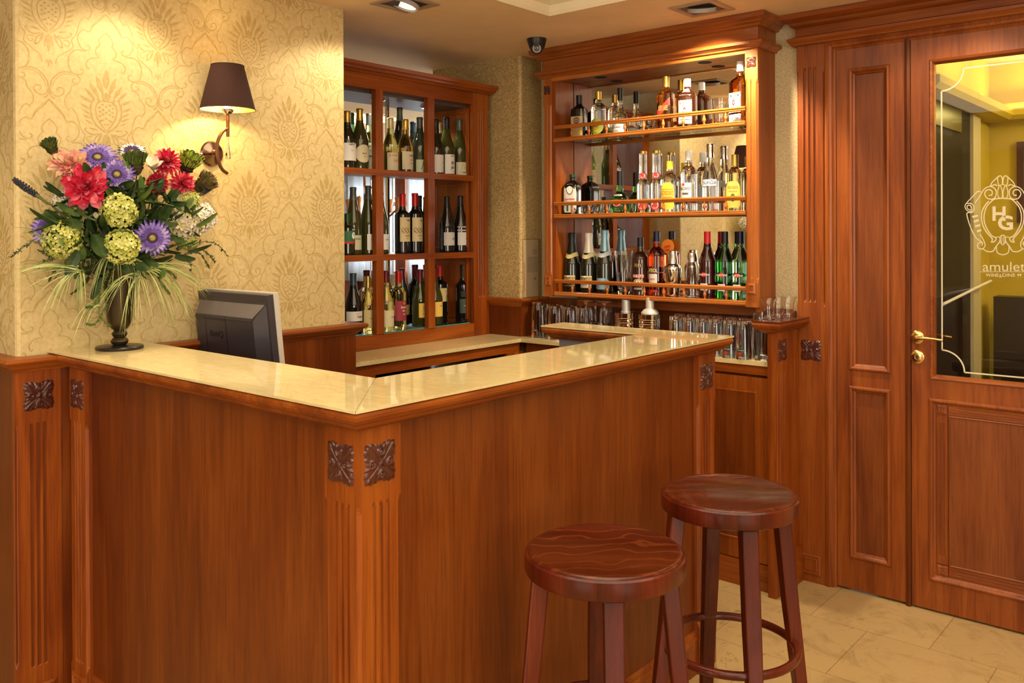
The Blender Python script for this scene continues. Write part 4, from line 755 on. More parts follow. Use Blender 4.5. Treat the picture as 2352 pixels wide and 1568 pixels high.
def prof(kind, H, R):
    """outline (r, z), and where the shoulder ends and the cap begins, as fractions of the height"""
    nr = .0145
    if kind == 'burg': p = [(R*.86, 0), (R*.98, .006*H), (R, .02), (R, .44*H), (R*.94, .51*H), (R*.76, .60*H), (R*.52, .70*H), (.0165, .80*H), (nr, .86*H), (nr, .985*H)]; c = .80
    elif kind == 'bord': p = [(R*.86, 0), (R*.98, .006*H), (R, .02), (R, .60*H), (R*.95, .64*H), (R*.78, .68*H), (R*.52, .715*H), (.0165, .755*H), (nr, .80*H), (nr, .985*H)]; c = .79
    elif kind == 'flute': p = [(R*.86, 0), (R*.98, .006*H), (R, .02), (R, .42*H), (R*.92, .52*H), (R*.75, .63*H), (R*.55, .74*H), (.0155, .84*H), (.0135, .90*H), (.0135, .985*H)]; c = .80
    elif kind == 'champ': p = [(R*.84, 0), (R*.98, .008*H), (R, .025), (R, .42*H), (R*.95, .50*H), (R*.78, .60*H), (R*.56, .70*H), (.019, .80*H), (.0155, .90*H), (.0185, .93*H), (.0185, .985*H)]; c = .66
    elif kind == 'spirit': p = [(R*.9, 0), (R, .006*H), (R, .02), (R, .60*H), (R*.96, .66*H), (R*.75, .715*H), (R*.48, .75*H), (.0165, .78*H), (.0145, .82*H), (.0145, .985*H)]; c = .84
    elif kind == 'square': p = [(R*.9, 0), (R, .006*H), (R, .02), (R, .62*H), (R*.9, .68*H), (R*.6, .735*H), (.016, .77*H), (.0145, .81*H), (.0145, .985*H)]; c = .80
    elif kind == 'jager': p = [(R*.9, 0), (R, .006*H), (R, .02), (R, .66*H), (R*.92, .74*H), (R*.7, .80*H), (.018, .84*H), (.015, .86*H), (.0145, .985*H)]; c = .93
    elif kind == 'tall': p = [(R*.9, 0), (R, .006*H), (R, .40*H), (R*.98, .47*H), (R*.80, .53*H), (R*.66, .58*H), (R*.62, .93*H), (R*.60, .985*H)]; c = .93
    elif kind == 'cognac': p = [(R*.9, 0), (R, .006*H), (R, .30*H), (R*.92, .40*H), (R*.55, .52*H), (R*.32, .66*H), (.0125, .76*H), (.0125, .985*H)]; c = .74
    elif kind == 'orb': p = [(R*.5, 0), (R*.72, .012*H), (R*.94, .10*H), (R, .20*H), (R*.93, .32*H), (R*.68, .43*H), (R*.34, .51*H), (.0165, .58*H), (.0140, .70*H), (.0140, .985*H)]; c = .60
    elif kind == 'martini': p = [(R*.9, 0), (R, .006*H), (R*.97, .30*H), (R, .52*H), (R*.96, .58*H), (R*.74, .66*H), (R*.5, .74*H), (.0165, .80*H), (.0145, .86*H), (.0145, .985*H)]; c = .82
    return p, c
def finer(p, k=3): return [tuple(q) for q in smooth2(p, False, k)]
def bottle(loc, kind, H, R, glass, cap, ang, labels=(), sup=2, tag_=None, extra=None, name='wine_bottle', cat='wine bottle', group=None, capc=None):
    """ang: compass direction (radians) the label faces. labels: (z0, z1, half-angle deg, paper colour, [(text, u0, u1, v0, v1, ink)], shape)"""
    t = thing(name, loc, tag_, cat, group, ang+pi/2)
    p, c = prof(kind, H, R); c = capc or c
    def b(mb, n, m, par=t): return mb.build(n, m, par, local=True)
    rot = pi/4 if 0 else 0
    body = b(MB().lathe([(0, .004), (p[0][0]*.7, .002)]+finer([q for q in p])+[(0, .985*H)], (0, 0, 0), 32, sup=sup), 'glass_body', GL[glass])
    # capsule follows the neck, a hair larger
    def rad(z):
        for (r0, z0), (r1, z1) in zip(p, p[1:]):
            if z0 <= z <= z1: return r0+(r1-r0)*(z-z0)/max(1e-6, z1-z0)
        return p[-1][0]
    zc = [c*H+(H*.985-c*H)*i/6 for i in range(7)]
    cp_ = [(rad(z)+.0009, z) for z in zc]; rr = cp_[-1][0]
    if kind in ('champ',): cp_ += [(rr+.0005, H*.993), (rr*.7, H), (0, H*1.002)]
    elif kind in ('burg', 'bord', 'flute'): cp_ = cp_[:-1]+[(rr, H*.955), (rr+.0012, H*.958), (rr+.0012, H*.985), (rr-.001, H), (0, H)]
    else: cp_ += [(rr, H*.995), (rr*.9, H), (0, H)]
    cp_ = [q for i, q in enumerate(cp_) if i == 0 or q[1] >= cp_[i-1][1]-1e-6]
    b(MB().lathe(cp_, (0, 0, 0), 24), 'capsule' if cat == 'wine bottle' else 'cap', CP[cap])
    q = 1
    for L_ in labels:
        z0, z1, ha, col, tx = L_[:5]; shape = L_[5] if len(L_) > 5 else 'rect'; zc_ = (z0+z1)/2
        def fn(u, v, o=.0006, zs=z1-z0, z0=z0, ha=ha):
            a = radians(ha)*u-pi/2; z = z0+v*zs; r_ = rad(z)+o
            if sup != 2: ca, sa = abs(cos(a)), abs(sin(a)); r_ = (rad(z)*(ca**sup+sa**sup)**(-1/sup))+o
            return (r_*cos(a), r_*sin(a), z)
        m = MB()
        if shape == 'rect':
            n = 12; nv = 4; m.add([fn(-1+2*i/n, j/nv) for j in range(nv+1) for i in range(n+1)], [(j*(n+1)+i, j*(n+1)+i+1, (j+1)*(n+1)+i+1, (j+1)*(n+1)+i) for j in range(nv) for i in range(n)], 0, True)
        elif shape == 'slant':
            n = 12; m.add([fn(-1+2*i/n, .62*(i/n)+v*.38) for v in (0, 1) for i in range(n+1)], [(i, i+1, n+2+i, n+1+i) for i in range(n)], 0, True)
        elif shape == 'round' or shape == 'arch':
            n = 28; ring = []
            for j in range(1, 5):
                for i in range(n):
                    a = 2*pi*i/n; uu, vv = cos(a)*j/4, sin(a)*j/4
                    if shape == 'arch' and vv < 0: k_ = max(abs(cos(a)), abs(sin(a))); uu, vv = cos(a)/k_*j/4, sin(a)/k_*j/4
                    elif shape == 'arch': k_ = (abs(cos(a))**4+abs(sin(a))**2)**-.5; uu, vv = max(-1, min(1, cos(a)*k_))*j/4, min(1, sin(a)*k_)*j/4
                    ring.append(fn(uu, .5+.5*vv))
            m.add([fn(0, .5)]+ring, [(0, 1+i, 1+(i+1) % n) for i in range(n)]+[(1+j*n+i, 1+(j+1)*n+i, 1+(j+1)*n+(i+1) % n, 1+j*n+(i+1) % n) for j in range(3) for i in range(n)], 0, True)
        lb = b(m, 'label', pap(col))
        by = {}
        for (s, u0, u1, v0, v1, ink) in tx:
            mm = by.setdefault(ink, MB()); f2 = lambda u, v: fn(u, v, .0011)
            if s == '#bar': k_ = 8; mm.add([f2(u0+(u1-u0)*i/k_, v) for v in (v0, v1) for i in range(k_+1)], [(i, i+1, k_+2+i, k_+1+i) for i in range(k_)])
            elif s == '#dot': mm.add([f2((u0+u1)/2+(u1-u0)/2*cos(2*pi*i/20), (v0+v1)/2+(v1-v0)/2*sin(2*pi*i/20)) for i in range(20)], [tuple(range(20))])
            elif s == '#ring': ribbon(mm, [((u0+u1)/2+(u1-u0)/2*cos(2*pi*i/14), (v0+v1)/2+(v1-v0)/2*sin(2*pi*i/14)) for i in range(14)], .06, f2, closed=True)
            elif s == '#wave':
                for j in range(3): ribbon(mm, [(u0+(u1-u0)*i/10, v0+(v1-v0)*(j/3+.16*sin(i*1.7+j*2))) for i in range(11)], .03, f2)
            elif s == '#script': ribbon(mm, [(u0+(u1-u0)*x, v0+(v1-v0)*y) for x, y in ((0, 0), (.12, .05), (.28, .9), (.36, 1), (.30, .5), (.42, .35), (.47, .6), (.52, .35), (.60, .7), (.56, .35), (.70, .6), (.66, .4), (.80, .95), (.78, .4), (1, .5))], .06, f2)
            else: write(mm, s, f2, u0, u1, v0, v1, bold=.012)
        for ink, mm in by.items(): b(mm, 'print', INK[ink], lb)
    if extra: extra(t, b, p, H, R, rad)
    return t
def L1(z0, z1, ha, col, *tx, shape='rect'): return (z0, z1, ha, col, list(tx), shape)
CRM = (.66, .60, .40); WHT = (.72, .71, .66); GRN = (.48, .55, .38); YEL = (.72, .50, .10)
XFr, XBk = -3.145, -3.275
def wine(px, top, row, plane, kind, R, glass, cap, labels, label, group):
    x = {'f': XFr, 'b': XBk}[plane]; z = {1: S1, 2: S2, 3: S3}[row]+.0008
    p = at(px, top, 'x', x); H = p.z-z
    return bottle((x, p.y, z), kind, H, R, glass, cap, radians(-12), labels, 2, label, group=group)
g1, g2, g3 = 'wine bottles on the top shelf', 'wine bottles on the middle shelf', 'wine bottles in the bottom row'
T = lambda s, u0, u1, v0, v1, k='k': (s, u0, u1, v0, v1, k)
small = [T('DUNAPART', -.3, .35, .34, .40), T('2009', -.1, .2, .18, .24)]
jas = [T('#script', -.45, .75, .30, .86, 'd'), T('Cserszegi', -.1, .65, .12, .24, 'k')]; jas2 = [T('#script', -.55, .7, .30, .86, 'y'), T('Cserszegi Szaraz', -.3, .7, .14, .28, 'k')]
wine(797, 255, 1, 'f', 'burg', .040, 'dark', 'gold', [L1(.035, .13, 52, WHT, T('KEMENDI', -.3, .5, .72, .80), T('2010', 0, .3, .45, .5, 'n'))], 'dark wine bottle with gold capsule half hidden by the wallpapered wall, top shelf', g1)
wine(826, 249.5, 1, 'f', 'burg', .0405, 'olive', 'gold', [L1(.030, .112, 58, CRM, T('alig varia', -.2, .35, .46, .56), T('2011', 0, .2, .3, .36), shape='round')], 'olive wine bottle with gold capsule and big round cream label', g1)
wine(848, 261, 1, 'b', 'burg', .039, 'ygreen', 'slate', [L1(.02, .12, 60, (.52, .56, .42), T('HEGY', -.4, .3, .8, .88), T('#bar', -.7, .7, .55, .60, 'k'))], 'pale green wine bottle with slate capsule beside the left mullion, top shelf', g1)
wine(806, 259, 1, 'b', 'burg', .039, 'green', 'dgreen', [], 'clear green wine bottle behind the gold capsule bottles, top shelf', g1)
wine(896.5, 270.5, 1, 'f', 'burg', .0365, 'yellow', 'beige', [L1(.006, .088, 54, CRM, T('OREMUS', -.1, .85, .46, .62, 'o'), T('#dot', -.75, -.5, .72, .92, 'o'), T('Tokaji', -.4, .5, .80, .88, 'n'))], 'yellow dessert wine bottle with beige capsule on the top shelf', g1)
wine(918, 247, 1, 'b', 'flute', .037, 'dark', 'grey', [], 'tall slim dark bottle with grey green capsule behind the dessert wines', g1)
wine(931, 274, 1, 'f', 'burg', .0365, 'gold', 'gold', [L1(.014, .10, 56, (.62, .55, .38), T('SAUSKA', .0, .7, .72, .82), T('#dot', .22, .40, .46, .58, 'r'), T('TOKAJI CUVEE', 0, .6, .3, .36))], 'golden dessert wine bottle with gold capsule and a red dot on its label', g1)
wine(949, 280, 1, 'b', 'burg', .037, 'teal', 'navy', [], 'dark bottle with blue grey capsule behind the golden dessert wine', g1)
wine(964, 269.5, 1, 'f', 'burg', .0405, 'teal', 'slate', [L1(.004, .066, 58, GRN, *jas)], 'grey green wine bottle with pale green label and dark handwriting', g1)
wine(984, 283, 1, 'b', 'burg', .037, 'teal', 'grey', [], 'dark bottle with grey capsule in the back row beside the right mullion, top shelf', g1)
wine(1000.5, 274, 1, 'f', 'burg', .039, 'dark', 'black', [L1(.010, .098, 50, WHT, T('B', .5, .7, .5, .6))], 'dark wine bottle half hidden by the right mullion, top shelf', g1)
wine(1009, 281, 1, 'b', 'burg', .037, 'green', 'beige', [], 'green wine bottle with beige capsule in the back row of the right cell', g1)
wine(1025.5, 269.5, 1, 'f', 'burg', .041, 'olive', 'black', [L1(.006, .104, 46, WHT, T('ROZAHEGYI PINCE', -.1, .8, .88, .94), T('#wave', .0, .6, .52, .66, 'k'), T('#script', -.1, .6, .22, .42, 'n'))], 'dark olive wine bottle with black capsule and white label in the top right cell', g1)
wine(1055, 273.5, 1, 'f', 'burg', .0405, 'olive', 'slate', [L1(.004, .070, 60, (.56, .55, .42), *jas2)], 'dark wine bottle with pale label and yellow green handwriting in the top right cell', g1)
wine(797.5, 490, 2, 'f', 'bord', .037, 'dark', 'dgreen', [L1(.05, .12, 60, (.03, .14, .06), T('EGRI', .2, .8, .86, .96, 'w'), T('#dot', .1, .6, .3, .75, 'w'), T('#bar', -.9, .9, .0, .14, 'r'))], 'dark bottle with green label half hidden by the wallpapered wall, middle shelf', g2)
wine(811, 429.5, 2, 'f', 'flute', .0365, 'olive', 'slate', [L1(.022, .088, 52, (.52, .52, .36), T('RIZLING', -.2, .6, .7, .8))], 'slim olive riesling bottle with square cream label, left of a pair', g2)
wine(845.5, 426.5, 2, 'f', 'flute', .0385, 'olive', 'slate', [L1(.020, .093, 36, WHT, T('BIO', -.2, .4, .6, .7))], 'slim olive bottle with narrow white label left of the left mullion', g2)
wine(874, 441, 2, 'f', 'flute', .0385, 'olive', 'slate', [L1(.020, .092, 50, WHT, T('DOLGO', .2, .8, .6, .7))], 'slim olive bottle hidden behind the left mullion, middle shelf', g2)
tk = [T('Takler', .05, .7, .84, .93, 'k'), T('#wave', -.8, .6, .38, .62, 'n'), T('Szekszardi Trio', -.2, .7, .22, .27, 'k'), T('2007', .0, .35, .1, .15, 'n')]
wine(924, 445, 2, 'f', 'bord', .0375, 'black', 'red', [L1(.056, .172, 48, (.62, .52, .28), *tk)], 'red capsule wine bottle with landscape label, left of a matching pair', g2)
wine(953, 443.5, 2, 'f', 'bord', .0375, 'black', 'red', [L1(.056, .172, 52, (.64, .54, .30), *tk)], 'red capsule wine bottle with landscape label, right of a matching pair', g2)
wine(962, 449, 2, 'b', 'bord', .037, 'dark', 'black', [], 'dark bottle straight behind the right red capsule bottle, middle shelf', g2)
wine(979, 452, 2, 'b', 'burg', .038, 'dark', 'slate', [L1(.16, .18, 40, (.05, .4, .12))], 'dark bottle with grey capsule left of the right mullion, middle shelf', g2)
al = [T('ALLESIO', .1, .75, .44, .56, 'k'), T('#ring', .1, .8, .2, .8, 'w')]
wine(1026, 451, 2, 'f', 'flute', .039, 'black', 'black', [L1(.034, .100, 56, (.58, .56, .52), *al)], 'black slim bottle with plain white label in the middle right cell', g2)
wine(1057.5, 449.5, 2, 'f', 'flute', .0395, 'black', 'black', [L1(.034, .100, 56, (.62, .60, .56), *al), L1(.106, .114, 58, (.42, .38, .34)), L1(.124, .132, 58, (.42, .38, .34))], 'black slim bottle with a white label under two silver bands', g2)
wine(811, 627, 3, 'f', 'burg', .0405, 'black', 'navy', [L1(.060, .104, 75, WHT, T('Kakas', .0, .55, .34, .60), T('pinot', -.1, .25, .74, .82))], 'dark wine bottle with blue grey capsule and white band label, bottom row', g3)
wine(845, 634, 3, 'f', 'burg', .0385, 'yellow', 'gold', [L1(.02, .105, 58, (.60, .50, .24), T('HILLTOP', -.3, .6, .5, .6, 'n'))], 'yellow wine bottle with gold capsule left of the left mullion, bottom row', g3)
wine(842, 620, 3, 'b', 'bord', .037, 'clear', 'maroon', [], 'clear bottle with maroon capsule behind the yellow wine, bottom row', g3)
wine(866, 640, 3, 'f', 'bord', .0365, 'yellow', 'beige', [L1(.02, .10, 50, (.55, .44, .2))], 'yellow wine bottle hidden behind the left mullion, bottom row', g3)
wine(886, 621.5, 3, 'f', 'burg', .038, 'yellow', 'maroon', [L1(.018, .095, 50, CRM, T('TOKAJI', .2, .8, .5, .62, 'n'))], 'yellow wine bottle with maroon capsule right of the left mullion', g3)
wine(904, 630, 3, 'b', 'bord', .036, 'clear', 'cream', [], 'clear bottle with cream capsule in the back of the bottom row', g3)
wine(914.7, 621.5, 3, 'f', 'bord', .0375, 'yellow', 'red', [L1(.040, .135, 56, (.28, .03, .05), T('Furmint', -.2, .6, .62, .74, 'w'), T('DULO', .0, .5, .46, .54, 'w'), T('2010', .1, .5, .3, .36, 'w'), T('#dot', .1, .5, .8, .95, 'g'))], 'yellow wine bottle with bright red capsule and maroon label', g3)
wine(923, 616, 3, 'b', 'flute', .038, 'dark', 'maroon', [L1(.05, .1, 50, YEL)], 'tall dark bottle with maroon capsule behind the maroon label, bottom row', g3)
wine(953, 607.5, 3, 'b', 'bord', .0385, 'dark', 'maroon', [L1(.07, .13, 50, WHT)], 'broad dark bottle with maroon capsule in the back of the bottom row', g3)
wine(964.5, 618.5, 3, 'f', 'burg', .0405, 'olive', 'maroon', [L1(.045, .115, 40, YEL, T('#script', -.5, .6, .4, .8, 'g'), T('Gyorgy', -.4, .3, .2, .3, 'n'))], 'olive wine bottle with maroon capsule and yellow label left of the right mullion', g3)
wine(979, 607.5, 3, 'b', 'bord', .038, 'dark', 'red', [], 'dark bottle with red capsule in the back left of the right mullion', g3)
wine(997.5, 616, 3, 'f', 'burg', .0405, 'olive', 'maroon', [L1(.042, .115, 48, YEL, T('Gyorgy', .1, .7, .66, .8, 'n'))], 'olive wine bottle with yellow label hidden behind the right mullion', g3)
wine(1010, 607.5, 3, 'b', 'bord', .038, 'black', 'bred', [L1(.10, .17, 50, (.62, .50, .22), T('CUVEE', .3, .9, .7, .8, 'n'))], 'dark bottle with bright red capsule right of the right mullion', g3)
ge = [L1(.045, .118, 60, (.03, .055, .04), T('SOLUS', .1, .7, .72, .82, 'w'), T('#bar', -.5, .8, .5, .54, 'g'), T('2007', .2, .6, .2, .3, 'w')), L1(.128, .158, 55, (.008, .008, .008), T('GERE', .0, .7, .45, .95, 'g'), T('VILLANY', 0, .7, .05, .25, 'w'))]
wine(1027, 606.5, 3, 'b', 'bord', .0385, 'black', 'black', ge, 'black bottle with gold lettering and dark green label, left of two', g3)
wine(1063.5, 607.5, 3, 'f', 'bord', .0385, 'black', 'black', ge, 'black bottle with gold lettering standing alone at the right end', g3)
# spirits on the mirrored shelves: px, top, shelf height, y
def spirit(px, top, z, kind, R, glass, cap, labels, label, group, y=3.530, sup=2, name='spirit_bottle', cat='bottle', ang=-90+12, capc=None, extra=None):
    z += .0; p = at(px, top, 'y', y); return bottle((p.x, y, z), kind, p.z-z, R, glass, cap, radians(ang), labels, sup, label, extra, name, cat, group, capc)
ga, gb, gc = 'spirit bottles on the upper rail shelf', 'spirit bottles on the middle rail shelf', 'bottles on the lowest rail shelf'
ZA, ZB, ZC = 1.9222, 1.5502, 1.1692
spirit(1330.5, 219, ZA, 'square', .037, 'black', 'black', [L1(.012, .108, 45, (.52, .38, .20), T('#ring', -.5, .5, .66, .92, 'k'), T('#dot', -.4, .4, .72, .86, 'n'), T('ANTIQUE', -.7, .7, .42, .52, 'k'), T('#bar', -.9, .9, .04, .3, 'g'))], 'square shouldered dark bottle with tan label, first on the upper shelf', ga, sup=4.5)
spirit(1374.5, 210.5, ZA, 'spirit', .036, 'clear', 'gold', [L1(.012, .088, 62, (.35, .38, .03), T('#ring', -.5, .5, .2, .8, 'y'), T('#dot', -.35, .35, .3, .7, 'o'), T('BIRS', -.35, .35, .44, .54, 'n'), shape='round')], 'clear brandy bottle with gold cap and lime green oval label', ga, capc=.82)
spirit(1424.5, 202.5, ZA, 'cognac', .037, 'clear', 'black', [L1(.010, .050, 58, WHT, T('LA CHENEY', -.8, .5, .55, .72, 'k'), T('X.O.', -.3, .1, .2, .34, 'k'))], 'bell shaped cognac decanter with black and gold neck', ga)
spirit(1530, 175.5, ZA, 'square', .0365, 'amber', 'gold', [L1(.060, .150, 42, (.45, .02, .015), T('RED LABEL', -.8, .75, .35, .60, 'g'), shape='slant')], 'square whisky bottle with slanted red label', ga, sup=4.5, ang=-80)
spirit(1579, 181.5, ZA, 'spirit', .0435, 'brown', 'white', [L1(.020, .150, 40, (.66, .63, .58), T('Ballantine\'s', -.8, .75, .68, .82, 'k'), T('FINEST', -.4, .3, .58, .63, 'k'), T('#ring', -.25, .2, .36, .54, 'r'), T('#bar', -.8, .8, .14, .16, 'r')), L1(.165, .18, 40, (.62, .6, .58))], 'dark brown whisky bottle with white cap and large cream label', ga, sup=2.6)
spirit(1700.5, 141, ZA, 'spirit', .040, 'amber', 'white', [L1(.050, .135, 44, WHT, T('JIM BEAM', -.85, .8, .72, .92, 'k'), T('#dot', -.28, .20, .34, .66, 'r'), T('#dot', -.12, .04, .44, .56, 'w'), T('BOURBON', -.75, .7, .06, .2, 'k')), L1(.010, .042, 44, (.6, .58, .58), T('James B. Beam', -.7, .7, .35, .6, 'k'))], 'tall bourbon bottle with white cap beside the right post', ga, sup=4.0, ang=-108)
spirit(1315.5, 400.5, ZB, 'jager', .0385, 'black', 'dgreen', [L1(.010, .150, 46, (.60, .62, .58), T('#dot', -.55, .55, .62, .96, 'n'), T('#dot', -.42, .42, .66, .93, 'w'), T('Jagermeister', -.8, .8, .40, .52, 'r'), T('#bar', -.5, -.2, .04, .3, 'd'), T('#bar', .2, .5, .04, .3, 'd'), shape='arch')], 'dark green square bottle with white arched label at the left end', gb, sup=5)
spirit(1424, 392.5, ZB, 'orb', .0475, 'vgreen', 'black', [L1(.028, .066, 28, (.45, .02, .015), T('#dot', -.7, .7, .15, .85, 'w'), T('#bar', -.2, .2, .2, .8, 'r'), T('#bar', -.45, .45, .4, .6, 'r'), shape='round'), L1(.082, .092, 40, (.01, .04, .015), T('UNICUM', -.9, .9, .05, .95, 'w')), L1(.008, .016, 30, (.01, .04, .015), T('ZWACK', -.8, .8, .1, .9, 'w'))], 'round bulbous green liqueur bottle with red and white emblem', gb, capc=.66)
for px, w_ in ((1477, 'left'), (1507.5, 'right')):
    spirit(px, 347 if px < 1500 else 345.5, ZB, 'tall', .0285, 'clear', 'gold', [L1(.160, .186, 70, (.50, .03, .03), T('#dot', -.7, .7, .15, .85, 'w'), T('#dot', -.4, .4, .35, .65, 'r'), shape='round'), L1(.012, .060, 60, (.50, .04, .04), T('#dot', -.6, .6, .15, .85, 'w'), T('VODKA', -.5, .5, .42, .58, 'r'), shape='round')], 'tall clear long necked vodka bottle with red emblems, %s of a pair' % w_, gb, capc=.955, ang=-78)
spirit(1538.5, 370, ZB, 'spirit', .0400, 'clear', 'yellow', [L1(.014, .135, 42, (.78, .62, .06), T("GORDON'S", -.9, .9, .52, .70, 'r'), T('#bar', -.9, .9, .74, .755, 'r'), T('#bar', -.9, .9, .45, .465, 'r'), T('#dot', -.12, .12, .28, .38, 'r'), T('LONDON DRY GIN', -.7, .7, .40, .44, 'k'), shape='arch')], 'clear gin bottle with yellow cap and yellow label', gb, sup=3)
spirit(1582, 346, ZB, 'spirit', .037, 'clear', 'white', [L1(.045, .130, 46, (.74, .75, .72), T('BACARDI', -.9, .9, .62, .78, 'k'), T('#dot', -.5, -.1, .84, .99, 'r'), T('#wave', -.5, .5, .4, .5, 'k'), T('#bar', -.8, .8, .1, .12, 'r'))], 'clear rum bottle with white cap and white label', gb, ang=-88)
spirit(1631.5, 331, ZB, 'burg', .0365, 'clear', 'silver', [L1(.112, .142, 62, (.70, .72, .72), T('FINLANDIA', -.9, .9, .25, .80, 'b'))], 'clear vodka bottle with tall silver cap and small white label', gb)
spirit(1688, 355, ZB, 'square', .0385, 'tequila', 'gold', [L1(.014, .128, 44, (.72, .56, .10), T('DON DIEGO', -.7, .7, .72, .82, 'n'), T('#ring', -.3, .3, .26, .5, 'd'), T('#dot', -.2, .2, .3, .46, 'r'), T('TEQUILA', -.6, .6, .58, .64, 'n'), shape='arch')], 'golden tequila bottle with yellow arched label beside the right post', gb, sup=3)
def champ(px, top, foil_c, neck, lab, label):
    def ex(t, b, p, H, R, rad):
        m = MB(); n = 28; z0 = H*.585
        m.add([((rad(z)+.0012)*cos(2*pi*i/n), (rad(z)+.0012)*sin(2*pi*i/n), z) for j in (0, 1, 2) for i in range(n) for z in [H*.60+j*.010-.012*max(0, -sin(2*pi*i/n))**3]], [(j*n+i, j*n+(i+1) % n, (j+1)*n+(i+1) % n, (j+1)*n+i) for j in range(2) for i in range(n)], 0, True); b(m, 'neck_label', pap(neck))
    spirit(px, top, ZC, 'champ', .041, 'green' if 0 else 'dark', foil_c, lab, label, gc, extra=ex, name='champagne_bottle', cat='bottle', ang=-84)
tor = [L1(.055, .080, 50, (.62, .52, .24), T('#bar', -.95, .95, .62, .72, 'k'), T('#bar', -.2, .2, .70, 1.0, 'w')), L1(.062, .073, 48, (.02, .02, .02), T('TORLEY', -.9, .9, .1, .9, 'g')), L1(.028, .050, 46, (.015, .015, .015), T('#bar', -.95, .95, .0, .12, 'g'), T('#bar', -.95, -.88, .0, .9, 'g'), T('#bar', .88, .95, .0, .9, 'g'), T('FORTUNA', -.4, .5, .5, .75, 'w'))]
champ(1314, 534, 'black', (.66, .56, .22), tor, 'sparkling wine bottle with black foil neck, first on the lowest shelf')
champ(1352, 534, 'wfoil', (.66, .58, .30), tor[:2]+[L1(.022, .052, 46, (.62, .58, .48), T('GALA', -.4, .4, .4, .7, 'n'))], 'sparkling wine bottle with white foil neck')
champ(1389, 527.5, 'blue', (.55, .60, .66), [L1(.018, .072, 58, (.24, .42, .52), T('PROSECCO', -.7, .7, .55, .68, 'w'), shape='arch')], 'sparkling wine bottle with light blue foil and label')
spirit(1471, 545, ZC, 'spirit', .038, 'brown', 'black', [L1(.080, .096, 44, (.40, .05, .03), T('BAILEYS', -.9, .9, .1, .9, 'w')), L1(.040, .075, 40, (.42, .32, .18), T('#dot', -.4, .4, .3, .8, 'w'), shape='round'), L1(.024, .035, 40, (.02, .015, .015), T('ORIGINAL', -.85, .85, .1, .9, 'w')), L1(.128, .148, 30, (.02, .01, .01), T('RB', -.8, .8, .1, .9, 'g'))], 'dark brown cream liqueur bottle', gc)
spirit(1508.5, 531, ZC, 'spirit', .0375, 'orange', 'dkblue', [L1(.105, .128, 48, (.02, .025, .16), T('APEROL', -.9, .9, .12, .88, 'yy')), L1(.050, .100, 40, (.70, .62, .55), T('BARBIERI', -.6, .6, .45, .6, 'r')), L1(.016, .028, 42, (.5, .03, .01))], 'bright orange red aperitif bottle with blue label', gc, ang=-98)
for px, gl, cpn, wd, col in ((1625, 'redblack', 'bred', 'dark red vermouth bottle with bright red cap', .0375), (1665, 'vgreen', 'black', 'bright green vermouth bottle with black cap', .0375), (1700.5, 'pgreen', 'dkblue', 'pale green vermouth bottle with dark blue cap beside the right post', .0375)):
    spirit(px, 531.5, ZC, 'martini', col, gl, cpn, [L1(.094, .114, 20, (.55, .02, .015), shape='round'), L1(.099, .109, 44, (.03, .02, .02), T('MARTINI', -.95, .95, .08, .92, 'w')), L1(.035, .065, 28, (.72, .72, .74), T('VERMOUTH', -.6, .6, .5, .65, 'n'))], wd, gc, ang=-92)
# round orange tag on a stick behind the shaker
og = thing('orange_tag', (at(1534, 566, 'y', 3.50).x, 3.50, ZC), 'round orange drinks sign standing behind the steel shaker', 'sign'); c = at(1534, 566, 'y', 3.572)
MB().lathe([(0, 0), (.033, 0), (.034, .001), (.033, .002), (0, .002)], c, 36, axis=(0, -1, 0)).build('disc', mat('orange_card', (.80, .24, .02), .5), og)
mb = MB(); f_ = lambda u, v: (c.x+u, c.y-.0026, c.z+v); mb.add([f_(-.017, .002), f_(.013, .008), f_(.014, -.003), f_(-.016, -.009)], [(0, 1, 2, 3)]); mb.add([f_(-.014, -.012), f_(.012, -.008), f_(.008, -.02), f_(-.009, -.022)], [(0, 1, 2, 3)]); mb.build('disc_print', mat('red_orange_print', (.6, .06, .02), .5), og); MB().tube([(c.x, c.y+.004, c.z), (c.x, 3.576, ZC+.001)], .002, 6).build('stick', STEEL, og)
# shakers
def shaker(px, top, z, label, h, y=3.505):
    p = at(px, top, 'y', y); k = (p.z-z)/.205; t = thing('cocktail_shaker', (p.x, y, z), label, 'shaker')
    MB().lathe([(.026*k, 0), (.029*k, .003), (.034*k, .05*k), (.0385*k, .10*k), (.039*k, .118*k)], (0, 0, 0), 36).build('cup', CHROME, t, local=True)
    MB().lathe([(.0385*k, .1185*k), (.0392*k, .122*k), (.036*k, .135*k), (.026*k, .144*k), (.0225*k, .146*k)], (0, 0, 0), 36).build('strainer', CHROME, t, local=True)
    MB().lathe([(.0225*k, .1465*k), (.0225*k, .150*k), (.018*k, .185*k), (.0175*k, .202*k), (.012*k, .205*k), (0, .205*k)], (0, 0, 0), 30).build('lid', CHROME, t, local=True); return t
shaker(1545.5, 575, ZC, 'polished steel cocktail shaker on the lowest shelf', 0)
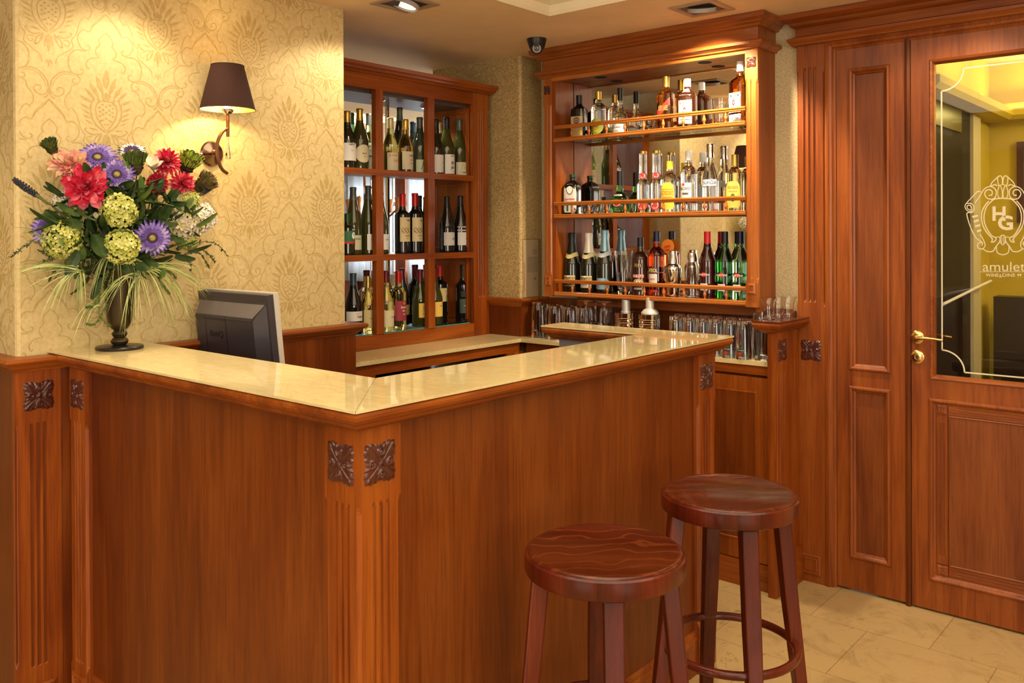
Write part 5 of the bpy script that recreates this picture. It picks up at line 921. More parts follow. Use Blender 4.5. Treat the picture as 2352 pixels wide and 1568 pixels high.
# ---------------------------------------------------------------- drinking glasses
def gl_thing(name, label, cat, group, parts, loc, rz=0):
    t = thing(name, loc, label, cat, group, rz)
    for n, m, ma in parts: m.build(n, ma, t, local=True)
    return t
def tumbler_prof(H, r0, r1, th=.0022, base=.012, bell=0):
    o = [(r0*.94, 0), (r0, .0025)]; n = 8
    for i in range(1, n+1): f = i/n; o.append((r0+(r1-r0)*(f if not bell else (f**2.2*.9+.1*f)), .0025+(H-.0025)*f))
    i_ = [(r-th*(1 if k > 0 else 1.2), z) for k, (r, z) in enumerate(reversed(o[2:]))]
    return o+[(o[-1][0]-th*.5, H+.0006)]+i_+[((r0-th*1.5), base+.003), ((r0-th*3), base), (0, base)]
def flip(p, H): return [(r, H-z) for r, z in p]
_gc = {}
def glass_copy(key, make, loc, label, group):
    if key not in _gc: _gc[key] = make(loc, label, group); return _gc[key]
    return dup(_gc[key], loc, label, group)
ZW = .9353
def mk_tall(loc, label, group): return gl_thing('highball_glass', label, 'glass', group, [('glass_wall', MB().lathe(list(reversed(flip(tumbler_prof(.165, .0285, .036), .165))) if 0 else flip(tumbler_prof(.165, .0285, .036), .165), (0, 0, 0), 28), CLEAR)], loc)
def mk_beer(loc, label, group): return gl_thing('beer_glass', label, 'glass', group, [('glass_wall', MB().lathe(flip(tumbler_prof(.178, .030, .037, bell=0), .178), (0, 0, 0), 28), CLEAR)], loc)
gl_l, gl_r, gl_c = 'upturned glasses at the left end of the worktop', 'upturned glasses at the right end of the worktop', 'small glasses on the partition cap'
def wp(px, y): return at(px, 760, 'y', y).x
lt = dup
first = [(1236, 3.455, 1), (1274, 3.44, 0), (1306, 3.44, 0), (1338, 3.445, 0), (1258, 3.53, 0), (1290, 3.53, 0), (1324, 3.53, 0), (1356, 3.53, 0), (1392, 3.52, 0)]
pos_words = ['with a printed brand mark, first at the left end', 'second in the front row at the left', 'third in the front row at the left', 'fourth in the front row, beside the upturned wine glasses', 'in the back row behind the first two glasses', 'in the back row behind the second and third glasses', 'in the back row behind the third and fourth glasses', 'in the back row behind the upturned wine glasses', 'in the back row left of the steel canisters']
def logo(t, H, R, up=True):
    m = MB(); f2 = lambda u, v: ((R+.0006)*cos(u/R-pi/2), (R+.0006)*sin(u/R-pi/2), v); m.add([f2(-.018, .034), f2(-.006, .034), f2(.006, .034), f2(.018, .034), f2(.018, .042), f2(.006, .042), f2(-.006, .042), f2(-.018, .042)], [(0, 1, 6, 7), (1, 2, 5, 6), (2, 3, 4, 5)], 0)
    l = m.build('printed_band', mat('dark_glass_print', (.03, .04, .04), .5), t, local=True); MB().add([f2(.006*cos(2*pi*i/10), .024+.006*sin(2*pi*i/10)) for i in range(10)], [tuple(range(10))]).build('red_star', mat('red_glass_print', (.6, .03, .02), .5), l, local=True)
    mm = MB(); write(mm, 'Heineken', f2, .016, -.016, .040, .036); mm.build('printed_name', INK['w'], l, local=True); MB().add([f2(-.008, .046), f2(.008, .046), f2(.008, .050), f2(-.008, .050)], [(0, 1, 2, 3)]).build('green_print', mat('green_glass_print', (.02, .2, .05), .5), l, local=True)
for (px, y, k), wd in zip(first, pos_words):
    if k: t = mk_beer((wp(px, y), y, ZW), 'tall upturned beer glass '+wd, gl_l); logo(t, .178, .0362)
    else: glass_copy('tall', mk_tall, (wp(px, y), y, ZW), 'tall upturned glass '+wd, gl_l)
def mk_wine(loc, label, group):
    H = .205; o = [(.036, 0), (.035, .0005), (.0345, .002), (.034, 0)]
    p = [(.0335, .001), (.0350, .0), (.0365, .012), (.0385, .035), (.0375, .055), (.030, .078), (.016, .092), (.0062, .100), (.0042, .110), (.0038, .160), (.0042, .185), (.0085, .193), (.018, .198), (.034, .2010), (.0345, .2030), (.030, .2040), (.0, .2042)]
    inn = [(.0335, .001), (.035, .013), (.0368, .035), (.0358, .054), (.028, .076), (.012, .089), (0, .093)]
    return gl_thing('wine_glass', label, 'glass', group, [('glass_body', MB().lathe(list(reversed(inn))+p[1:], (0, 0, 0), 32), CLEAR)], loc)
for i, (px, y) in enumerate(((1345.5, 3.405), (1368, 3.47), (1388, 3.41))):
    glass_copy('wine', mk_wine, (wp(px, y)-.0, y, ZW), 'upturned wine glass with its foot in the air, '+('left', 'middle', 'right')[i]+' of three', 'upturned wine glasses')
# ribbed steel canisters with white lids under glass
for px, top, lb, lw in ((1438, 688, 'steel canister with a flat grey lid behind the return of the bar', 0), (1493, 683, 'steel canister with a domed white lid, right of its twin', 1)):
    y = 3.46; x = wp(px, y); t = thing('steel_canister', (x, y, ZW), lb, 'canister', 'steel canisters')
    MB().lathe([(.050, 0), (.052, .003), (.052, .098), (.0505, .100), (.0505, .108), (.052, .110), (.052, .118), (.0505, .120), (.0505, .128), (.052, .130), (.052, .152), (0, .153)], (0, 0, 0), 48).build('body', CHROME, t, local=True)
    zt2 = at(px, top, 'y', y).z-ZW
    if lw: MB().lathe([(.040, .1535), (.040, .160), (.030, .172), (.019, .178), (.019, zt2-.002), (.017, zt2), (0, zt2)], (0, 0, 0), 36).build('lid', mat('white_lid', (.62, .60, .56), .35, .3), t, local=True)
    else: MB().lathe([(.024, .1535), (.024, .158), (.020, .160), (.020, zt2-.002), (.018, zt2), (0, zt2)], (0, 0, 0), 36).build('lid', mat('grey_lid', (.50, .49, .46), .3, .6), t, local=True)
    MB().tube([(.0525, -.02, .004), (.0525, -.02, .165)], .0012, 6).build('wire', CHROME, t, local=True)
rr = [(1552, 3.40), (1583, 3.395), (1613, 3.395), (1643, 3.395), (1676, 3.395), (1708, 3.392)]
rb = [(1562, 3.475), (1592, 3.475), (1622, 3.475), (1652, 3.475), (1684, 3.475), (1716, 3.475), (1742, 3.475)]
rc_ = [(1560, 3.55), (1590, 3.55), (1620, 3.55), (1650, 3.55), (1681, 3.55), (1711, 3.55), (1739, 3.55)]
def mk_short(loc, label, group): return gl_thing('pilsner_glass', label, 'glass', group, [('glass_wall', MB().lathe(flip(tumbler_prof(.158, .0255, .0345), .158), (0, 0, 0), 28), CLEAR)], loc)
ordn = ['first', 'second', 'third', 'fourth', 'fifth', 'sixth', 'seventh']
for row, nm in ((rr, 'front'), (rb, 'middle'), (rc_, 'rearmost')):
    for i, (px, y) in enumerate(row):
        nt = (nm == 'front' and i >= 4)
        if nt: t = mk_short((wp(px, y), y, ZW), 'upturned glass with a printed beer mark, %s of the front row' % ordn[i], gl_r); logo(t, .158, .0335)
        else: glass_copy('short', mk_short, (wp(px, y), y, ZW), 'upturned glass, %s from the left in the %s row of the right group' % (ordn[i], nm), gl_r)
mgx = wp(1745, 3.385); t = gl_thing('weizen_glass', 'tall flared upright beer glass beside the partition post', 'glass', None, [('glass_wall', MB().lathe([(.022, 0), (.026, .002), (.027, .012), (.021, .05), (.020, .07), (.027, .13), (.033, .175), (.034, .195), (.032, .195), (.031, .175), (.025, .13), (.018, .07), (.018, .05), (.02, .02), (0, .018)], (0, 0, 0), 28), CLEAR)], (mgx, 3.40, ZW))
def mk_small(loc, label, group): return gl_thing('flared_glass', label, 'glass', group, [('glass_wall', MB().lathe([(.0225, 0), (.024, .0015), (.0235, .02), (.0235, .048), (.0265, .070), (.034, .084), (.033, .0845), (.0250, .069), (.0218, .048), (.0218, .02), (.020, .010), (0, .009)], (0, 0, 0), 28), CLEAR)], loc)
for i, (px, py, y) in enumerate(((1753, 741, 3.37), (1776, 737, 3.45), (1795, 734, 3.52))):
    x = (-1.512, -1.507, -1.495)[i]; glass_copy('small', mk_small, (x, y, 1.1065), 'small flared glass on the dark partition cap, '+('nearest the bar', 'middle one', 'nearest the wall')[i], gl_c)
# small glasses between the bottles
def mk_shot(loc, label, group): return gl_thing('shot_glass', label, 'glass', group, [('glass_wall', MB().lathe(tumbler_prof(.060, .0165, .022, .002, .010), (0, 0, 0), 20), CLEAR)], loc)
for i, px in enumerate((1343, 1357, 1372, 1386, 1398, 1452)): glass_copy('shot', mk_shot, (at(px, 480, 'y', (3.492, 3.535)[i % 2]).x, (3.492, 3.535)[i % 2], ZB), 'small shot glass on the middle shelf, '+(ordn[i]+' right of the square green bottle' if i < 5 else 'right of the round green bottle'), 'shot glasses between the bottles')
def mk_snif(loc, label, group): return gl_thing('brandy_glass', label, 'glass', group, [('glass_body', MB().lathe([(0, 0), (.026, .0005), (.026, .002), (.006, .006), (.004, .010), (.005, .018), (.018, .026), (.026, .040), (.0265, .052), (.021, .074), (.0205, .0745), (.0198, .074), (.0252, .052), (.0248, .040), (.017, .028), (0, .022)], (0, 0, 0), 26), CLEAR)], loc)
for i, px in enumerate((1466.5, 1491)): glass_copy('snif', mk_snif, (at(px, 280, 'y', 3.51).x, 3.51, ZA), ('left', 'right')[i]+' of two brandy glasses on the upper shelf', 'brandy glasses')
jb = gl_thing('whisky_tumbler', 'clear whisky tumbler with printed mark beside the tall bourbon bottle', 'glass', None, [('glass_wall', MB().lathe(tumbler_prof(.118, .026, .036, .0025, .016), (0, 0, 0), 28), CLEAR)], (at(1655, 270, 'y', 3.52).x, 3.52, ZA), radians(8))
mm = MB(); f2 = lambda u, v: ((.0355)*cos(u/.034-pi/2), (.0355)*sin(u/.034-pi/2), v); write(mm, 'JIM BEAM', f2, -.020, .020, .088, .096); mm.build('printed_name', INK['k'], jb, local=True); MB().add([f2(.007*cos(2*pi*i/14), .074+.007*sin(2*pi*i/14)) for i in range(14)], [tuple(range(14))]).build('red_seal', INK['r'], jb, local=True)
bgx = at(1432, 620, 'y', 3.495).x; gl_thing('mixing_glass', 'large clear mixing glass between the blue foil bottle and the brown bottle', 'glass', None, [('glass_wall', MB().lathe(tumbler_prof(.205, .028, .044, .0025, .016), (0, 0, 0), 30), CLEAR)], (bgx, 3.495, ZC))
gl_thing('stacked_tumbler', 'small cut tumbler standing inside the large mixing glass', 'glass', None, [('glass_wall', MB().lathe(tumbler_prof(.085, .0225, .0275, .002, .014), (0, 0, 0), 24), CLEAR)], (bgx, 3.495, ZC+.0165))
sg = gl_thing('glass_shaker', 'conical printed glass shaker with a steel top beside the red capped bottle', 'shaker', None, [('glass_cone', MB().lathe([(.034, 0), (.0365, .003), (.035, .05), (.028, .12), (.022, .158), (.0205, .158), (.026, .12), (.033, .05), (.033, .012), (0, .011)], (0, 0, 0), 30), CLEAR), ('steel_top', MB().lathe([(.0222, .159), (.0222, .178), (.019, .198), (.012, .201), (0, .201)], (0, 0, 0), 30), CHROME)], (at(1589.5, 640, 'y', 3.51).x, 3.51, ZC))
mm = MB()
f3 = lambda u, v: ((.0372-.000095*v*1000*1.0)*cos(u-pi/2), (.0372-.000095*v*1000)*sin(u-pi/2), v); write(mm, 'MARTINI', f3, -.55, .45, .030, .039, bold=.01); write(mm, 'ROSSO', f3, -.4, .3, .09, .097); mm.build('printed_name', INK['r'], sg, local=True)
# ---------------------------------------------------------------- vase and bouquet
rnd = random.Random(11)
VX, VY = -2.690, 1.285
va = thing('vase', (VX, VY, 1.1072), 'dark bronze footed vase at the wall end of the marble counter', 'vase')
MB().lathe([(0, 0), (.068, 0), (.070, .003), (.070, .007), (.067, .010), (.022, .012), (.016, .014)], (0, 0, 0), 48).build('foot', mat('dark_vase_foot', (.012, .010, .009), .3), va, local=True)
MB().lathe([(.016, .012), (.022, .016), (.0265, .024), (.022, .032), (.016, .035), (.020, .040), (.0235, .047), (.019, .054), (.0145, .057)], (0, 0, 0), 32).build('turned_stem', BRONZE, va, local=True)
MB().lathe([(.0145, .056), (.024, .064), (.034, .080), (.0375, .105), (.041, .150), (.045, .190), (.050, .225), (.058, .245), (.056, .245), (.047, .222), (.040, .180), (.0, .17)], (0, 0, 0), 40).build('bowl', BRONZE, va, local=True)
MOUTH = Vector((VX, VY, 1.345))
def two(name, a, b, sc=40, rough=.6):
    m = mat(name, a, rough); N, L, B = nodes(m); n = noise(N, L, N.new('ShaderNodeTexCoord').outputs['Object'], sc, 3)
    r = ramp(N, [(.38, a), (.62, b)]); L.new(n.outputs[0], r.inputs[0]); L.new(r.outputs[0], B.inputs['Base Color']); B.inputs['Subsurface Weight'].default_value = 0.0; return m
PUR = two('violet_petal', (.085, .04, .28), (.17, .10, .42)); PUL = two('pale_violet_petal', (.20, .13, .46), (.42, .34, .62)); RED = two('crimson_petal', (.48, .006, .035), (.66, .03, .075)); PNK = two('rose_petal', (.66, .06, .12), (.80, .22, .25)); PCH = two('peach_pink_petal', (.72, .22, .22), (.80, .42, .26)); PCY = two('pale_peach_petal', (.80, .50, .38), (.78, .60, .30))
CRMP = two('cream_petal', (.72, .62, .44), (.80, .74, .60)); WHP = two('white_petal', (.78, .74, .64), (.85, .83, .78)); GRP = two('lime_floret', (.36, .40, .05), (.60, .60, .14)); GRP2 = two('pale_lime_floret', (.48, .52, .12), (.66, .66, .24)); LEAFD = two('dark_leaf', (.020, .045, .012), (.05, .09, .022), 30, .45); LEAFM = two('green_leaf', (.06, .12, .02), (.13, .20, .04), 30, .5)
BRCT = two('brown_green_bract', (.05, .045, .015), (.13, .11, .04), 40); TUFT = two('dark_green_tuft', (.035, .08, .012), (.10, .17, .02), 60); TUFTL = two('bright_green_tuft', (.22, .34, .02), (.42, .55, .06), 60); TUFTB = two('brown_tuft', (.10, .07, .02), (.22, .16, .05), 60); STEMM = mat('olive_stem', (.10, .11, .03), .6); DKC = mat('dark_flower_eye', (.04, .015, .05), .7); EYE = two('green_flower_eye', (.20, .18, .04), (.36, .30, .08), 200); BLK = mat('blackish_seed', (.02, .02, .035), .4); BLADE = two('grass_blade', (.30, .36, .09), (.52, .56, .24), 20, .5); BLADED = two('dark_grass_blade', (.10, .14, .03), (.22, .27, .07), 20, .5)
def frameof(nrm):
    n = Vector(nrm).normalized(); u = n.cross(Vector((0, 0, 1))); u = Vector((1, 0, 0)) if u.length < .05 else u.normalized(); return u, n.cross(u).normalized()*-1 if 0 else u.cross(n)*-1, n
def petal(mb, base, d, up, ln, w, cup=.25, curl=.2, mi=0, tip=.5, notch=0):
    """one petal from base along d; up is the side it cups towards"""
    d = d.normalized(); s = d.cross(up).normalized(); up = s.cross(d).normalized(); vs = []; nu, nv = 3, 5
    for j in range(nv+1):
        t = j/nv; ww = w*.5*(math.sin(pi*min(1, (t*.86+.10)))**.55 if tip < .6 else (t**.5)*(1-t**5)**.5+.02)
        for i in range(nu):
            k = i-1; vs.append(base+d*(ln*t*(1-.18*curl*t))+s*(ww*k)+up*(ln*(cup*(abs(k)*.35*(1-t)+.0)+curl*t*t-.06*abs(k)*0)+abs(k)*w*.12)+up*0)
    mb.add(vs, [(j*nu+i, j*nu+i+1, (j+1)*nu+i+1, (j+1)*nu+i) for j in range(nv) for i in range(nu-1)], mi, True)
def stem(t, c, nrm, r=.0022):
    n = Vector(nrm).normalized(); e = MOUTH+Vector((rnd.uniform(-.02, .02), rnd.uniform(-.02, .02), -.06)); m = c-n*.04; q = (m+e)/2+Vector((0, 0, .03)); m.x = max(m.x, XW+.006)
    MB().tube(smooth2([tuple(c-n*.003), tuple(m), tuple(q), tuple(MOUTH+(e-MOUTH)*.3), tuple(e)]), r, 6).build('stem', STEMM, t)
def P_(cx, cy, x): return at(cx/2.8, 280+cy/2.8, 'x', x)
TOCAM = (CAM-Vector((VX, VY, 1.45))).normalized()
def flower(kind, cx, cy, r, x, nrm, label, mats=None, grp=None):
    c = P_(cx, cy, x); R = 1.14*r/2.8*abs((c-CAM).dot(FW))/F_PX; n = (Vector(nrm).normalized() if nrm else TOCAM); u = n.cross(Vector((0, 0, 1))).normalized(); v = u.cross(n)
    nm = {'gerbera': 'gerbera', 'peony': 'peony', 'hyd': 'hydrangea', 'bud': 'artichoke_bud', 'dahlia': 'dahlia', 'tulip': 'cream_tulip', 'rose': 'rosebud'}[kind]
    t = thing(nm, c, label, nm.replace('_', ' '), grp); m = MB()
    if kind == 'gerbera':
        for ly, (np_, l0, cu, mi) in enumerate(((26, 1.0, .06, 0), (24, .86, .14, 1), (18, .55, .30, 0))):
            for k in range(np_):
                a = 2*pi*(k+.5*ly)/np_+rnd.uniform(-.05, .05); d = u*cos(a)+v*sin(a); petal(m, c+d*R*.10, d+n*(cu-.06), n, R*l0*rnd.uniform(.86, 1.0)*.92, R*.20, .1, rnd.uniform(-.05, .06), mi)
        m.build('petals', mats or [PUR, PUL], t); q = MB().lathe([(0, -.02*R), (R*.30, 0), (R*.30, R*.06), (R*.22, R*.10), (R*.16, R*.06)], c, 22, axis=n); q.build('flower_eye', DKC, t); MB().lathe([(R*.17, R*.05), (R*.13, R*.09), (0, R*.10)], c, 16, axis=n).build('flower_heart', EYE, t)
    elif kind == 'peony':
        for ly, (np_, l0, el, w) in enumerate(((10, 1.0, -.2, .50), (11, .97, .08, .46), (11, .92, .34, .42), (11, .84, .62, .38), (10, .74, .95, .34), (9, .64, 1.35, .30), (8, .54, 2.0, .26), (7, .46, 3.4, .22))):
            for k in range(np_):
                a = 2*pi*(k+.5*ly)/np_+rnd.uniform(-.2, .2); d = u*cos(a)+v*sin(a); petal(m, c-n*R*.25, d+n*(el+rnd.uniform(-.12, .12)), n, R*l0*rnd.uniform(.82, 1.08), R*w*rnd.uniform(.8, 1.2), .45, rnd.uniform(-.3, .35), rnd.choice((0, 0, 1)), .7)
        m.build('petals', mats or [RED, PNK], t)
    elif kind == 'dahlia':
        for ly in range(8):
            el = -.5+ly*.42; np_ = max(5, int(16*cos(max(0, math.atan(el)))))
            for k in range(np_):
                a = 2*pi*(k+.5*ly)/np_; d = (u*cos(a)+v*sin(a)+n*el).normalized(); petal(m, c, d, n, R*rnd.uniform(.88, 1.0), R*.26, .3, .06, 0 if rnd.random() < .6 else 1)
        m.build('petals', mats or [RED, PNK], t)
    elif kind == 'hyd':
        N_ = 100
        for k in range(N_):
            z = 1-2*(k+.5)/N_; a = k*2.39996; d = Vector((math.sqrt(1-z*z)*cos(a), math.sqrt(1-z*z)*sin(a), z))
            if d.dot(n) < -.55: continue
            b = c+d*R*rnd.uniform(.72, .95); uu = d.cross(Vector((.3, .2, 1))).normalized(); vv = uu.cross(d); ro = rnd.uniform(0, 1.5); mi = rnd.choice((0, 1)); s_ = R*rnd.uniform(.24, .32)
            for j in range(4):
                aa = ro+j*pi/2; petal(m, b, uu*cos(aa)+vv*sin(aa)+d*.25, d, s_, s_*.85, .2, .1, mi, .7)
        m.build('florets', mats or [GRP, GRP2], t); MB().lathe([(0, -R*.62), (R*.5, -R*.35), (R*.66, 0), (R*.5, R*.4), (0, R*.6)], c, 14, axis=n).build('core', LEAFM, t)
    elif kind == 'bud':
        for ly in range(5):
            for k in range(9):
                a = 2*pi*(k+.5*ly)/9; d = u*cos(a)+v*sin(a); rr = R*(.35+.12*ly)
                petal(m, c-n*R*(.75-.24*ly)+d*rr*.5, d*(.55-.09*ly)+n*1.0, -d, R*.62, R*.52, -.2, -.12, 0)
        m.build('bracts', mats[1] if mats else BRCT, t); m = MB()
        for k in range(230):
            a = rnd.uniform(0, 2*pi); q = math.sqrt(rnd.random()); d = (u*cos(a)*q+v*sin(a)*q)*R*.62; b = c+n*R*.18+d; e = b+(n*rnd.uniform(.42, .62)+d.normalized()*.22*q+Vector((rnd.uniform(-.1, .1),)*3))*R*(1.25-.35*q); w = (u*rnd.uniform(-1, 1)+v*rnd.uniform(-1, 1)).normalized()*R*.035
            m.add([b-w, b+w, e+w*.6, e-w*.6], [(0, 1, 2, 3)])
        m.build('tuft', mats[0] if mats else TUFT, t)
    elif kind in ('tulip', 'rose'):
        for k in range(6):
            a = 2*pi*k/6; d = u*cos(a)+v*sin(a); petal(m, c-n*R*.5, d*(.5 if k % 2 else .32)+n, -d, R*1.5, R*.95, .0, -.25 if kind == 'tulip' else .1, k % 2, .7)
        m.build('petals', mats or [CRMP, WHP], t)
    stem(t, c-n*R*.3, n); return t
up = Vector((.15, -.1, 1)); lft = Vector((.45, -1, .15)); rgt = Vector((.5, .8, .3)); tc = TOCAM
def mixd(a, b, k): return (a*(1-k)+b*k).normalized()
flower('bud', 330, 165, 62, -2.74, mixd(lft, up, .6), 'dark green tufted bud at the top left of the bouquet', [TUFT, BRCT], 'tufted buds')
flower('peony', 445, 262, 118, -2.715, mixd(tc, up, .45), 'peach pink peony left of the upper violet gerbera', [PCH, PCY], 'peonies')
flower('gerbera', 628, 228, 112, -2.72, mixd(tc, up, .45), 'violet gerbera at the top between the peach peony and the artichoke bud', None, 'violet gerberas')
flower('gerbera', 752, 338, 104, -2.66, mixd(tc, up, .3), 'violet gerbera right of the crimson peony', None, 'violet gerberas')
flower('peony', 552, 418, 138, -2.625, mixd(tc, lft, .15), 'large crimson peony, the biggest bloom', [RED, PNK], 'peonies')
flower('gerbera', 850, 190, 82, -2.755, mixd(tc, up, .6), 'dark violet and white daisy at the top of the bouquet', [mat('deep_violet_petal', (.05, .02, .12), .6), WHP], 'violet gerberas')
flower('bud', 872, 272, 84, -2.665, mixd(tc, up, .85), 'tufted artichoke bud at the top centre', [TUFT, BRCT], 'tufted buds')
flower('tulip', 985, 290, 58, -2.70, mixd(tc, up, .6), 'open cream flower beside the artichoke bud')
flower('dahlia', 1072, 262, 88, -2.715, mixd(tc, up, .5), 'upper pink red dahlia right of the cream flower', [RED, PNK], 'red dahlias')
flower('dahlia', 1172, 398, 78, -2.70, mixd(tc, rgt, .3), 'lower pink red dahlia under the bright green tufted bud', [RED, PNK], 'red dahlias')
flower('dahlia', 1015, 392, 66, -2.68, tc, 'dark crimson dahlia below the cream flower', [mat('dark_crimson_petal', (.30, .006, .03), .6), RED], 'red dahlias')
flower('bud', 1205, 275, 88, -2.73, mixd(mixd(tc, rgt, .5), up, .5), 'bright green tufted bud below the wall sconce', [TUFTL, BRCT], 'tufted buds')
flower('bud', 1305, 400, 80, -2.75, mixd(mixd(tc, rgt, .75), up, .3), 'brown tufted protea at the right edge of the bouquet', [TUFTB, BRCT], 'tufted buds')
flower('hyd', 410, 512, 62, -2.745, None, 'small white hydrangea beside the black seed spike', [WHP, CRMP], 'white hydrangeas')
flower('hyd', 765, 572, 98, -2.60, None, 'lime green hydrangea in the middle of the bouquet', None, 'lime hydrangeas')
flower('hyd', 402, 756, 104, -2.665, mixd(tc, lft, .3), 'lime green hydrangea at the lower left beside the side facing gerbera', None, 'lime hydrangeas')
flower('hyd', 785, 802, 98, -2.595, None, 'lime green hydrangea just above the vase', None, 'lime hydrangeas')
flower('hyd', 1208, 508, 66, -2.70, mixd(tc, rgt, .3), 'small lime hydrangea above the white hydrangea', [GRP2, GRP2], 'lime hydrangeas')
flower('hyd', 1208, 765, 60, -2.70, mixd(tc, rgt, .3), 'small lime hydrangea at the lower right', [GRP2, GRP2], 'lime hydrangeas')
flower('hyd', 1290, 612, 86, -2.735, mixd(tc, rgt, .4), 'white hydrangea at the right of the bouquet', [WHP, WHP], 'white hydrangeas')
flower('hyd', 1165, 640, 118, -2.70, mixd(tc, rgt, .2), 'loose cream hydrangea with large florets', [CRMP, two('cream_green_petal', (.55, .50, .24), (.70, .62, .36))], 'white hydrangeas')
flower('gerbera', 300, 690, 98, -2.715, mixd(lft, tc, .35), 'violet gerbera facing left behind the lower left hydrangea', None, 'violet gerberas')
flower('gerbera', 980, 745, 108, -2.60, mixd(tc, rgt, .05), 'violet gerbera facing the camera at the lower right', None, 'violet gerberas')
flower('rose', 620, 612, 34, -2.61, mixd(tc, up, .4), 'small cream rosebud left of the middle hydrangea', [CRMP, WHP])
def spike(x0, y0, x1, y1, xs, ys, x, label):
    a, b, s_ = P_(x0, y0, x), P_(x1, y1, x), P_(xs, ys, x+.06); t = thing('seed_spike', a, label, 'seed spike', 'black seed spikes'); m = MB(); d = b-a
    for k in range(90):
        f = (k+.5)/90; an = k*2.4; q = a+d*f+Vector((cos(an)*.3, sin(an), cos(an)))*.0085*(1-.35*abs(.5-f)*2); m.lathe([(0, -.004), (.0035, -.001), (.003, .002), (0, .004)], q, 5, smooth=False)
    m.build('seed_head', BLK, t); MB().tube(smooth2([tuple(b), tuple((b+s_)/2), tuple(s_), tuple(MOUTH)]), [.0055]*2+[.004]*3+[.003]*8, 6).build('stem', STEMM, t)
spike(92, 372, 235, 470, 375, 575, -2.76, 'black seed spike on a long stem sticking out at the left'); spike(1385, 395, 1300, 462, 1200, 520, -2.74, 'short black seed spike at the right edge under the brown protea')
# leaves: uncountable filling
lf_ = MB()
def leaf(c, d, ln, w, mi, curl=.15):
    s = d.cross(Vector((rnd.uniform(-1, 1), rnd.uniform(-1, 1), 1))).normalized(); petal(lf_, c, d, d.cross(s), ln, w, .25, -curl, mi, .4)
BC = Vector((-2.70, 1.29, 1.485))
for k in range(480):
    y = rnd.gauss(0, .115); z = rnd.gauss(.0, .085); x = rnd.uniform(-.09, .075)
    if (y/.22)**2+(z/.17)**2 > 1: continue
    c = BC+Vector((x, y, z)); d = Vector((rnd.uniform(-.3, 1), y*4+rnd.uniform(-.6, .6), rnd.uniform(-.9, .8))).normalized()
    c.x = max(c.x, XW+.03); d.x = abs(d.x) if c.x < -2.77 else d.x; leaf(c, d, rnd.uniform(.035, .075), rnd.uniform(.018, .036), rnd.choice((0, 0, 0, 1)))
for (lx, ly, dx, dy, sz) in ((520, 580, -1, -.3, 130), (600, 720, .4, .8, 150), (380, 640, -.9, -.3, 150), (430, 620, .9, .5, 110), (900, 450, .1, -1, 90), (1000, 500, .8, .4, 120), (1120, 460, .4, 1, 120), (1130, 850, .9, .3, 120), (940, 870, .6, .5, 100), (890, 620, .3, -.5, 80), (500, 560, .6, .5, 130), (870, 500, .9, -.5, 110), (1080, 520, 1, .1, 110), (960, 380, 1, -.1, 80)):
    c = P_(lx, ly, -2.635); d = (RT*dx-UP*dy+tc*.25).normalized(); leaf(c, d, sz/2.8/780*1.2, sz/2.8/780*.62, rnd.choice((0, 1)))
for k in range(46):
    a = rnd.uniform(0, 2*pi); q = MOUTH+Vector((cos(a)*.03, sin(a)*.03, -.05)); e = BC+Vector((cos(a)*.06, sin(a)*rnd.uniform(.03, .18), rnd.uniform(-.08, .06))); e.x = max(e.x, XW+.02); lf_.tube([q, (q+e)/2+Vector((0, 0, .02)), e], .0018, 5, mi=2)
# fine leafy twigs at both sides and a trailing fern over the vase
def twig(pts, x0, x1, n, s, mi):
    P = [P_(a, b, x0+(x1-x0)*i/(len(pts)-1)) for i, (a, b) in enumerate(pts)]; P = [Vector(p) for p in smooth2([tuple(p) for p in P], False, 8)]; lf_.tube(P, .0011, 5, mi=2)
    for k in range(n):
        i = rnd.randrange(len(P)-1); d = (P[i+1]-P[i]).normalized(); q = P[i].lerp(P[i+1], rnd.random()); dd = (d+Vector((rnd.uniform(-.6, .6), rnd.uniform(-1, 1), rnd.uniform(-1, 1)))).normalized()
        if q.x < XW+.03: dd.x = abs(dd.x)
        leaf(q, dd, s*rnd.uniform(.6, 1.1), s*.42, mi)
for pts in ([(330, 850), (230, 770), (160, 800), (80, 860)], [(360, 880), (280, 900), (250, 940)], [(420, 850), (330, 860), (260, 830)], [(430, 900), (350, 960), (320, 1010)]): twig(pts, -2.66, -2.70, 40, .011, 0)
for pts in ([(1150, 820), (1300, 770), (1400, 790), (1460, 855)], [(1180, 850), (1280, 840), (1340, 930)], [(1200, 800), (1320, 830), (1380, 900)], [(1150, 870), (1220, 900), (1230, 940)]): twig(pts, -2.66, -2.68, 40, .011, 0)
for pts in ([(720, 900), (670, 1000), (640, 1120), (640, 1240), (700, 1310)], [(740, 920), (700, 1040), (680, 1180), (620, 1290), (560, 1300)], [(700, 950), (640, 1100), (600, 1180), (560, 1190)], [(980, 930), (1040, 1040), (1090, 1100)], [(960, 960), (1080, 960), (1130, 1000)]): twig(pts, -2.63, -2.64, 170, .008, 1)
for pts in ([(470, 880), (410, 940), (350, 1010)], [(620, 880), (590, 960), (600, 1010)], [(500, 900), (440, 980), (400, 1020)]): twig(pts, -2.655, -2.66, 80, .006, 3)
tag(lf_.build('foliage', [LEAFD, LEAFM, STEMM, two('mauve_grey_floret', (.12, .08, .12), (.22, .17, .17))]), 'dark leaves, stems and fine twigs filling the bouquet', 'foliage', kind='stuff')
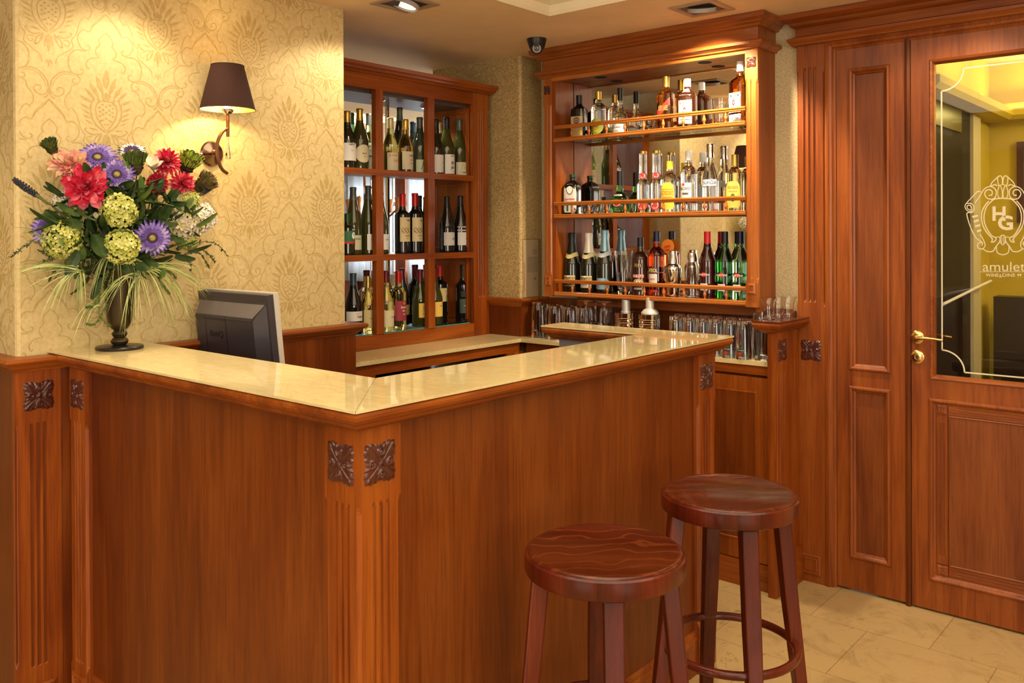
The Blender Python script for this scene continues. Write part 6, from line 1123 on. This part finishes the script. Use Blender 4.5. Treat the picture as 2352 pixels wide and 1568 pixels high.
# drooping grass
gm = MB()
def blade(p0, p1, p2, w, mi):
    n = 11; vs = []
    for i in range(n+1):
        t = i/n; q = p0*(1-t)**2+p1*2*t*(1-t)+p2*t*t; tt = ((p1-p0)*(1-t)+(p2-p1)*t).normalized(); s = tt.cross(TOCAM).normalized()*w*(1-t**2.5)*.5; q.x = max(q.x, XW+.004); vs += [q-s, q+s]
    gm.add(vs, [(2*i, 2*i+1, 2*i+3, 2*i+2) for i in range(n)], mi, True)
BL = [((715, 850), (600, 1150)), ((720, 860), (610, 1090)), ((740, 880), (740, 1130)), ((760, 870), (830, 1180)), ((780, 880), (900, 1110)), ((750, 900), (820, 1260)), ((830, 890), (950, 1340)), ((850, 880), (1130, 1410)), ((870, 900), (980, 1210)), ((900, 1000), (770, 1360)), ((880, 980), (650, 1240)), ((860, 1000), (640, 1260)), ((900, 980), (560, 1300)), ((870, 950), (840, 1390)), ((900, 930), (870, 1360)),
      ((940, 930), (1330, 1140)), ((940, 920), (1310, 1110)), ((960, 930), (1360, 1100)), ((950, 940), (1250, 1310)), ((960, 950), (1180, 1250)), ((930, 950), (1110, 1340)), ((980, 920), (1350, 1000)), ((500, 960), (330, 1230)), ((500, 960), (300, 1260)), ((510, 970), (420, 1190)), ((520, 970), (550, 1220)), ((515, 980), (480, 1290)), ((500, 950), (160, 980)), ((500, 930), (90, 970)), ((510, 960), (200, 1110)), ((620, 1150), (460, 1410)), ((640, 1170), (500, 1340)), ((1080, 1050), (1260, 1320)), ((340, 800), (120, 720)), ((420, 930), (90, 1030))]
for i, ((a, b), (c_, d_)) in enumerate(BL):
    for k in range(5 if i < 30 else 2):
        p0 = P_(a+rnd.uniform(-12, 12), b+rnd.uniform(-10, 10), -2.64+rnd.uniform(-.02, .03)); p2 = P_(c_+rnd.uniform(-45, 45), d_+rnd.uniform(-50, 25), -2.66+rnd.uniform(-.03, .05)); p1 = (p0+p2)/2; p1.z = max(p0.z, p2.z)+rnd.uniform(-.01, .035); p1 = p1+(p2-p0)*Vector((0, rnd.uniform(.0, .25), 0)).length*.3; blade(p0, p1, p2, rnd.uniform(.0018, .0036), 0 if rnd.random() < .65 else 1)
tag(gm.build('grass_spray', [BLADE, BLADED]), 'pale drooping grass blades hanging over the bronze vase', 'grass', kind='stuff')
